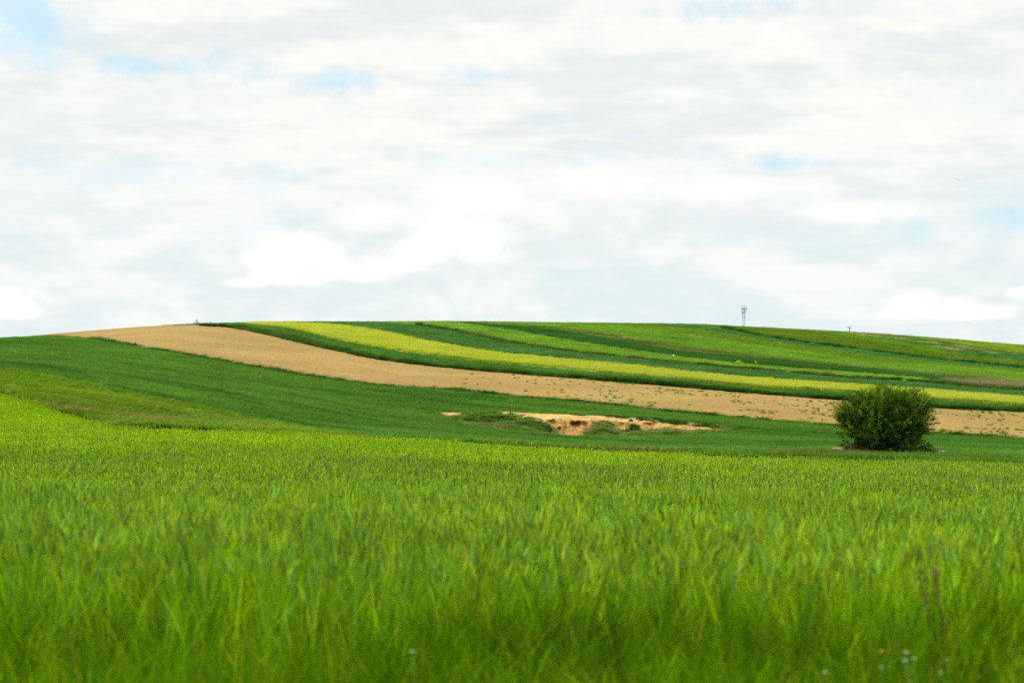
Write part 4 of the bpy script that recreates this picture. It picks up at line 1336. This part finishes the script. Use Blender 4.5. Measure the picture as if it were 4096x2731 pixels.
for (pts_, lab, head) in (([(3748, 2600), (3722, 2490), (3700, 2395), (3685, 2320), (3668, 2268)], 'dead brown weed stalk leaning left in the verge at lower right', 0),
                          ([(3782, 2560), (3765, 2470), (3748, 2380), (3742, 2330), (3744, 2262)], 'dead brown weed stalk with a pale tip, right of the leaning one', 1)):
    d = 5.7; P_ = [P3(*p, d) for p in pts_]; g0 = P_[0].copy(); g0[2] = float(G(g0[0], d)); P_ = [g0] + P_
    ro = D.objects.new('dry_weed', None); COL.objects.link(ro); ro.location = g0; ro['label'] = lab; ro['category'] = 'dry weed'; ro['group'] = 'dead weed stalks'
    P_ = np.array(P_) - g0; m1 = MB(); m1.tube(P_, np.linspace(.0050, .0024, len(P_)), 7)
    for i in range(14):
        t = rng.uniform(.25, .95) * (len(P_) - 1); j = int(t); q = P_[j] + (P_[j + 1] - P_[j]) * (t - j); dv = unit(np.array([rng.normal(0, 1), rng.normal(0, 1), 1.2])); m1.tube([q, q + dv * rng.uniform(.01, .035)], [.002, .004], 5)
    link('stalk', m1.mesh('stalk', True), M_DRY, ro)
    if head:
        m1 = MB(); q = P_[-1]; q0 = P_[-2]; m1.tube([q0, q0 + (q - q0) * .3, q0 + (q - q0) * .8, q], [.005, .011, .010, .003], 8); link('seedhead', m1.mesh('seedhead', True), M_SEED, ro)
M_PET = plain('pale_petals', (.28, .31, .13), .8, 0, 90., (.36, .36, .20)); M_YPET = plain('yellow_petals', (.62, .42, .03), .7); M_ST = plain('flower_stem', (.07, .15, .02), .7)
for (X, Y, d, s_, yel, lab) in ((3623, 2609, 5.0, .012, 0, 'pale wildflower, topmost of a group of three at lower right'), (3619, 2643, 4.95, .013, 0, 'pale wildflower, lowest of a group of three at lower right'),
                                (3655, 2635, 5.0, .012, 0, 'pale wildflower, rightmost of a group of three at lower right'), (3525, 2605, 5.0, .010, 1, 'small yellow-orange wildflower left of the group of three pale ones'),
                                (3764, 2689, 4.9, .009, 0, 'pale wildflower near the bottom edge below the dead weed stalks'), (3525, 2669, 4.9, .010, 0, 'pale wildflower below the small yellow-orange one'),
                                (3790, 2637, 5.0, .009, 0, 'pale wildflower to the right of the group of three, below the dead stalks'), (1648, 2608, 5.0, .013, 0, 'single pale wildflower at the bottom left of centre'),
                                (3300, 2690, 4.8, .012, 0, 'pale wildflower at the bottom edge, far left of the dead stalks')):
    p = P3(X, Y, d); g0 = np.array([p[0] + .02, d, float(G(p[0], d))]); ro = D.objects.new('wildflower', None); COL.objects.link(ro); ro.location = g0; ro['label'] = lab; ro['category'] = 'flower'; ro['group'] = 'wildflowers in the verge'
    s_ = s_ * .68; q = p - g0; m1 = MB(); m1.tube([(0, 0, 0), q * .5 + [.01, 0, 0], q], .0016, 5); link('stem', m1.mesh('stem'), M_ST, ro)
    m1 = MB(); m1.tube([q - [0, 0, s_ * .6], q, q + [0, 0, s_ * .7]], [s_ * .4, s_ * .8, s_ * .3], 9)
    for a_ in np.linspace(0, 6.28, 14, endpoint=False):
        e = np.array([math.cos(a_), math.sin(a_), .35]) * s_ * 1.3; w_ = np.array([-math.sin(a_), math.cos(a_), 0]) * s_ * .28
        m1.add([q, q + e * .6 + w_, q + e, q + e * .6 - w_], q=[[0, 1, 2, 3]])
    link('flower_head', m1.mesh('flower_head'), M_YPET if yel else M_PET, ro)

# ------------------------------------------------------------------ camera
cam = D.cameras.new('camera'); co = D.objects.new('camera', cam); COL.objects.link(co)
co.location = (0, 0, 0); co.rotation_euler = (math.radians(90), 0, 0)
cam.sensor_width = 36; cam.lens = 50; cam.shift_y = (YH - 1365.5) / 4096
cam.clip_start = .05; cam.clip_end = 20000
cam.dof.use_dof = True; cam.dof.focus_distance = 95; cam.dof.aperture_fstop = 2.5
SC.camera = co

# ------------------------------------------------------------------ light
SUN_EL, SUN_AZ = 56., -50.     # azimuth measured from +Y towards +X (sun at the left, a little ahead)
sd = Vector((math.sin(math.radians(SUN_AZ)) * math.cos(math.radians(SUN_EL)), math.cos(math.radians(SUN_AZ)) * math.cos(math.radians(SUN_EL)), math.sin(math.radians(SUN_EL))))
sun = D.lights.new('sun', 'SUN'); sun.energy = 3.4; sun.angle = math.radians(5); sun.color = (1., .95, .86)
so = D.objects.new('sun', sun); COL.objects.link(so); so.rotation_euler = sd.to_track_quat('Z', 'Y').to_euler()

w = D.worlds.new('World'); SC.world = w; w.use_nodes = True; nt = w.node_tree; nt.nodes.clear(); h = N(nt)
sky = h.n('ShaderNodeTexSky', sky_type='NISHITA'); sky.sun_disc = False; sky.sun_elevation = math.radians(SUN_EL); sky.sun_rotation = math.radians(SUN_AZ)
blue = h.mix(1., sky.outputs[0], (.13, .13, .13), 'MULTIPLY')
blue = h.mix(.8, blue, (.56, .82, .94))
vec = h.n('ShaderNodeTexCoord').outputs['Generated']
sp = h.n('ShaderNodeSeparateXYZ'); h.set(sp.inputs[0], vec)
x_, y_, z_ = sp.outputs
az = h.math('ARCTAN2', x_, y_)                      # 0 straight ahead, to the right positive
el = h.math('ARCSINE', z_)
zc = h.math('ADD', h.math('MAXIMUM', z_, 0.), .11)
cx = h.n('ShaderNodeCombineXYZ'); h.set(cx.inputs[0], h.math('DIVIDE', x_, zc)); h.set(cx.inputs[1], h.math('DIVIDE', y_, zc))
plane = cx.outputs[0]
ca = h.n('ShaderNodeCombineXYZ'); h.set(ca.inputs[0], az); h.set(ca.inputs[1], el)
ang = ca.outputs[0]


def azel(X, Y):
    vx, vy, vz = (X - XC) / F, 1., (YH - Y) / F
    return math.atan2(vx, vy), math.asin(vz / math.sqrt(vx * vx + 1 + vz * vz))


wob = h.math('MULTIPLY', h.math('SUBTRACT', h.noise(ang, 26., 4, .6), .5), 1.)
wobb = h.math('MULTIPLY', h.math('SUBTRACT', h.noise(h.mapping(ang, (1, 1, 1), 0, (3.3, 1.7, 0)), 60., 3, .62), .5), 1.)


def bump(X, Y, w_, h_, rough=.9):
    """soft blob in the sky, 1 at its middle; w_, h_ in 1/4096 frame widths"""
    a0, e0 = azel(X, Y)
    da = h.math('DIVIDE', h.math('SUBTRACT', az, a0), w_ / F); de = h.math('DIVIDE', h.math('SUBTRACT', el, e0), h_ / F)
    r2 = h.math('ADD', h.math('MULTIPLY', da, da), h.math('MULTIPLY', de, de))
    return h.math('ADD', h.math('SUBTRACT', 1., h.math('SQRT', r2)), h.math('MULTIPLY', wob, rough))


# layered cloud deck
zc = h.math('ADD', h.math('MAXIMUM', z_, 0.), .20)
cx2 = h.n('ShaderNodeCombineXYZ'); h.set(cx2.inputs[0], h.math('DIVIDE', x_, zc)); h.set(cx2.inputs[1], h.math('DIVIDE', y_, zc))
plane = cx2.outputs[0]


def relief(vec_, scale, det, rough, dist, off, gain):
    """lit tops and grey undersides: difference of the noise along the view's vertical"""
    n0 = h.noise(vec_, scale, det, rough, dist); n1 = h.noise(h.mapping(vec_, (1, 1, 1), 0, off), scale, det, rough, dist)
    return n0, h.math('MULTIPLY', h.math('SUBTRACT', n0, n1), gain)


c1, r1 = relief(h.mapping(plane, (1., 1.1, 1), .10), 1.9, 5, .50, .3, (0, -.10, 0), 2.0)
c2, r2_ = relief(h.mapping(plane, (1., 1.2, 1), -.08, (4.2, 8.1, 0)), 5.0, 3, .52, .2, (0, -.04, 0), 1.4)
deck = h.math('ADD', h.math('MULTIPLY', c1, .68), h.math('MULTIPLY', c2, .32))
deck = h.math('ADD', deck, h.math('ADD', h.math('MULTIPLY', r1, .45), h.math('MULTIPLY', r2_, .35)))
lightness = h.ramp(deck, .30, .60)
grey = (.785, .835, .825); white = (.925, .925, .895)
cloud = h.mix(lightness, grey, white)
_, rp = relief(h.mapping(ang, (1, 1.2, 1)), 22., 3, .55, .3, (0, .008, 0), 3.2)
_, rq = relief(h.mapping(ang, (1, 1.3, 1), 0, (2.2, 5.1, 0)), 8., 3, .55, .3, (0, .02, 0), 2.4)
# low hazy belt near the horizon: paler, bluer, smoother
belt = h.ramp(el, .05, .17, 1., 0.)
cn = h.noise(h.mapping(ang, (1, 3.2, 1)), 9., 4, .6, .4)
beltcol = h.mix(h.ramp(h.math('ADD', cn, h.math('MULTIPLY', rq, .6)), .36, .68), (.735, .845, .845), (.885, .91, .895))
cloud = h.mix(h.math('MULTIPLY', belt, .85), cloud, beltcol)
# gaps of blue
gaps = None
for (X, Y, w_, h_, s_) in ((40, 70, 330, 110, 1.), (150, 180, 420, 90, .7), (600, 260, 620, 60, .9), (1350, 330, 200, 60, .8), (2950, 20, 260, 60, 1.), (3190, 655, 300, 50, .9), (450, 690, 700, 70, .45), (4050, 880, 420, 80, .8),
                           (2350, 650, 700, 40, .35), (1950, 300, 200, 40, .7), (2950, 960, 160, 40, .6)):
    g_ = h.math('MULTIPLY', h.ramp(bump(X, Y, w_ * 1.3, h_ * 1.35, 3.0), .0, 1.1), s_)
    gaps = g_ if gaps is None else h.math('MAXIMUM', gaps, g_)
thin = h.ramp(h.noise(h.mapping(plane, (1., 1.4, 1), 0, (9, 2, 0)), 1.6, 3, .6, .4), .60, .74)
gaps = h.math('MAXIMUM', gaps, h.math('MULTIPLY', thin, .30))
skyc = h.mix(h.math('MULTIPLY', gaps, .8), cloud, blue)
# grey undersides
for (X, Y, w_, h_, s_) in ((2200, 1000, 620, 130, .85), (2950, 900, 620, 80, .75), (1500, 1120, 700, 60, .5), (1900, 900, 260, 130, .3), (4000, 380, 380, 160, .4), (60, 480, 260, 160, .4), (3700, 1180, 600, 60, .35)):
    skyc = h.mix(h.math('MULTIPLY', h.ramp(bump(X, Y, w_, h_, 1.3), .0, .9), s_), skyc, (.745, .825, .825))
# cumulus: bright heads
for (X, Y, w_, h_, s_) in ((1250, 610, 520, 60, .2), (800, 420, 700, 80, .3)):
    skyc = h.mix(h.math('MULTIPLY', h.ramp(bump(X, Y, w_, h_, 1.5), .0, .7), s_), skyc, (.95, .95, .925))


wlump = h.math('SUBTRACT', h.noise(h.mapping(ang, (1, 1.1, 1), 0, (7.1, 2.2, 0)), 30., 4, .55, .0), .5)


def cumulus(blobs, amt, soft=.22, col=(1.03, 1.02, 1.0), shade=(.85, .885, .875), base=None):
    """one heaped cloud: a union of lobes with billowed edges, bright heads and a greyer base"""
    global skyc
    v = None; top = None
    for (X, Y, w_, h_) in blobs:
        a0, e0 = azel(X, Y)
        da = h.math('DIVIDE', h.math('SUBTRACT', az, a0), w_ / F); de = h.math('DIVIDE', h.math('SUBTRACT', el, e0), h_ / F)
        dl = h.math('MAXIMUM', de, h.math('MULTIPLY', de, -1.35))
        r = h.math('SQRT', h.math('ADD', h.math('MULTIPLY', da, da), h.math('MULTIPLY', dl, dl)))
        k = h.math('SUBTRACT', 1., r)
        if v is None: v = k
        else:
            x = h.n('ShaderNodeMath', operation='SMOOTH_MAX'); h.set(x.inputs[0], v); h.set(x.inputs[1], k); x.inputs[2].default_value = .12; v = x.outputs[0]
    v = h.math('ADD', v, h.math('ADD', h.math('MULTIPLY', wlump, .70), h.math('MULTIPLY', wobb, .34)))
    edge = h.ramp(v, .0, soft)
    # height inside the cloud
    ys = [YH - (bb[1] + bb[3] * .7) for bb in blobs]; e_lo = min(ys) / F; e_hi = (YH - min(bb[1] for bb in blobs)) / F
    hh_ = h.ramp(el, e_lo, e_hi, 0., .55)
    lit = h.ramp(h.math('ADD', h.math('ADD', hh_, h.math('MULTIPLY', v, .5)), h.math('MULTIPLY', rp, 1.2)), .12, .72)
    mid = tuple(a_ * .965 for a_ in col)
    body = h.mix(h.ramp(v, .30, .70), h.mix(lit, shade, mid), col)
    skyc = h.mix(h.math('MULTIPLY', edge, amt), skyc, body)


cumulus([(1500, 870, 380, 150), (1900, 800, 480, 190), (2350, 745, 560, 130), (2900, 760, 640, 110), (3450, 850, 520, 90)], .85, .9, (.985, .98, .955), (.89, .91, .90))
cumulus([(1780, 930, 230, 170), (1900, 980, 250, 160), (1720, 1010, 260, 120), (1570, 1065, 230, 80), (1450, 1105, 190, 60)], .95, .75)
cumulus([(1185, 1010, 190, 130), (1260, 1055, 190, 110), (1080, 1060, 170, 100), (1330, 1085, 150, 75), (1180, 1105, 330, 70), (980, 1130, 150, 40)], .95, .55)
cumulus([(30, 1220, 170, 95), (-60, 1240, 190, 90), (90, 1250, 120, 55)], .9, .5)
cumulus([(40, 1100, 170, 70), (220, 1130, 150, 50)], .35, .8, (.95, .955, .935))
cumulus([(3690, 1215, 150, 82), (3780, 1235, 190, 80), (3880, 1258, 220, 60), (3620, 1258, 150, 38)], .8, .6)
cumulus([(3830, 1120, 170, 70), (3950, 1160, 160, 60)], .4, .8, (.96, .96, .94))
cumulus([(4090, 1178, 75, 36)], .9, .3)
cumulus([(2700, 1010, 300, 45), (2900, 1040, 330, 50), (2300, 1060, 260, 40)], .5, .7, (.92, .93, .915))
skyc = h.mix(1., skyc, h.mix(h.ramp(h.math('ADD', rq, h.math('MULTIPLY', rp, .4)), -.35, .35), (.975, .98, .985), (1.02, 1.015, 1.01)), 'MULTIPLY')
# an overcast dome: brighter towards the zenith and round the sun (both out of frame)
up = h.ramp(el, .32, .9, 1., 2.1)
dn = h.n('ShaderNodeVectorMath', operation='DOT_PRODUCT'); h.set(dn.inputs[0], vec); dn.inputs[1].default_value = sd
glow = h.ramp(dn.outputs['Value'], .80, .99, 1., 1.8)
skyc = h.mix(1., skyc, h.n('ShaderNodeCombineXYZ').outputs[0], 'MIX') if False else skyc
amp = h.math('MULTIPLY', up, glow)
vm = h.n('ShaderNodeVectorMath', operation='SCALE'); h.set(vm.inputs[0], skyc); h.set(vm.inputs[3], amp)
bg = h.n('ShaderNodeBackground'); h.set(bg.inputs[0], vm.outputs[0]); bg.inputs[1].default_value = 1.0
nt.links.new(bg.outputs[0], h.n('ShaderNodeOutputWorld').inputs[0])
w.cycles.sampling_method = 'MANUAL'; w.cycles.sample_map_resolution = 512

SC.view_settings.view_transform = 'Standard'; SC.view_settings.look = 'None'; SC.view_settings.gamma = 1; SC.view_settings.exposure = .08
SC.render.engine = 'CYCLES'
SC.cycles.sample_clamp_indirect = 2.; SC.cycles.sample_clamp_direct = 6.; SC.cycles.max_bounces = 6; SC.cycles.diffuse_bounces = 3; SC.cycles.transmission_bounces = 3; SC.cycles.transparent_max_bounces = 4
SC.cycles.use_denoising = False
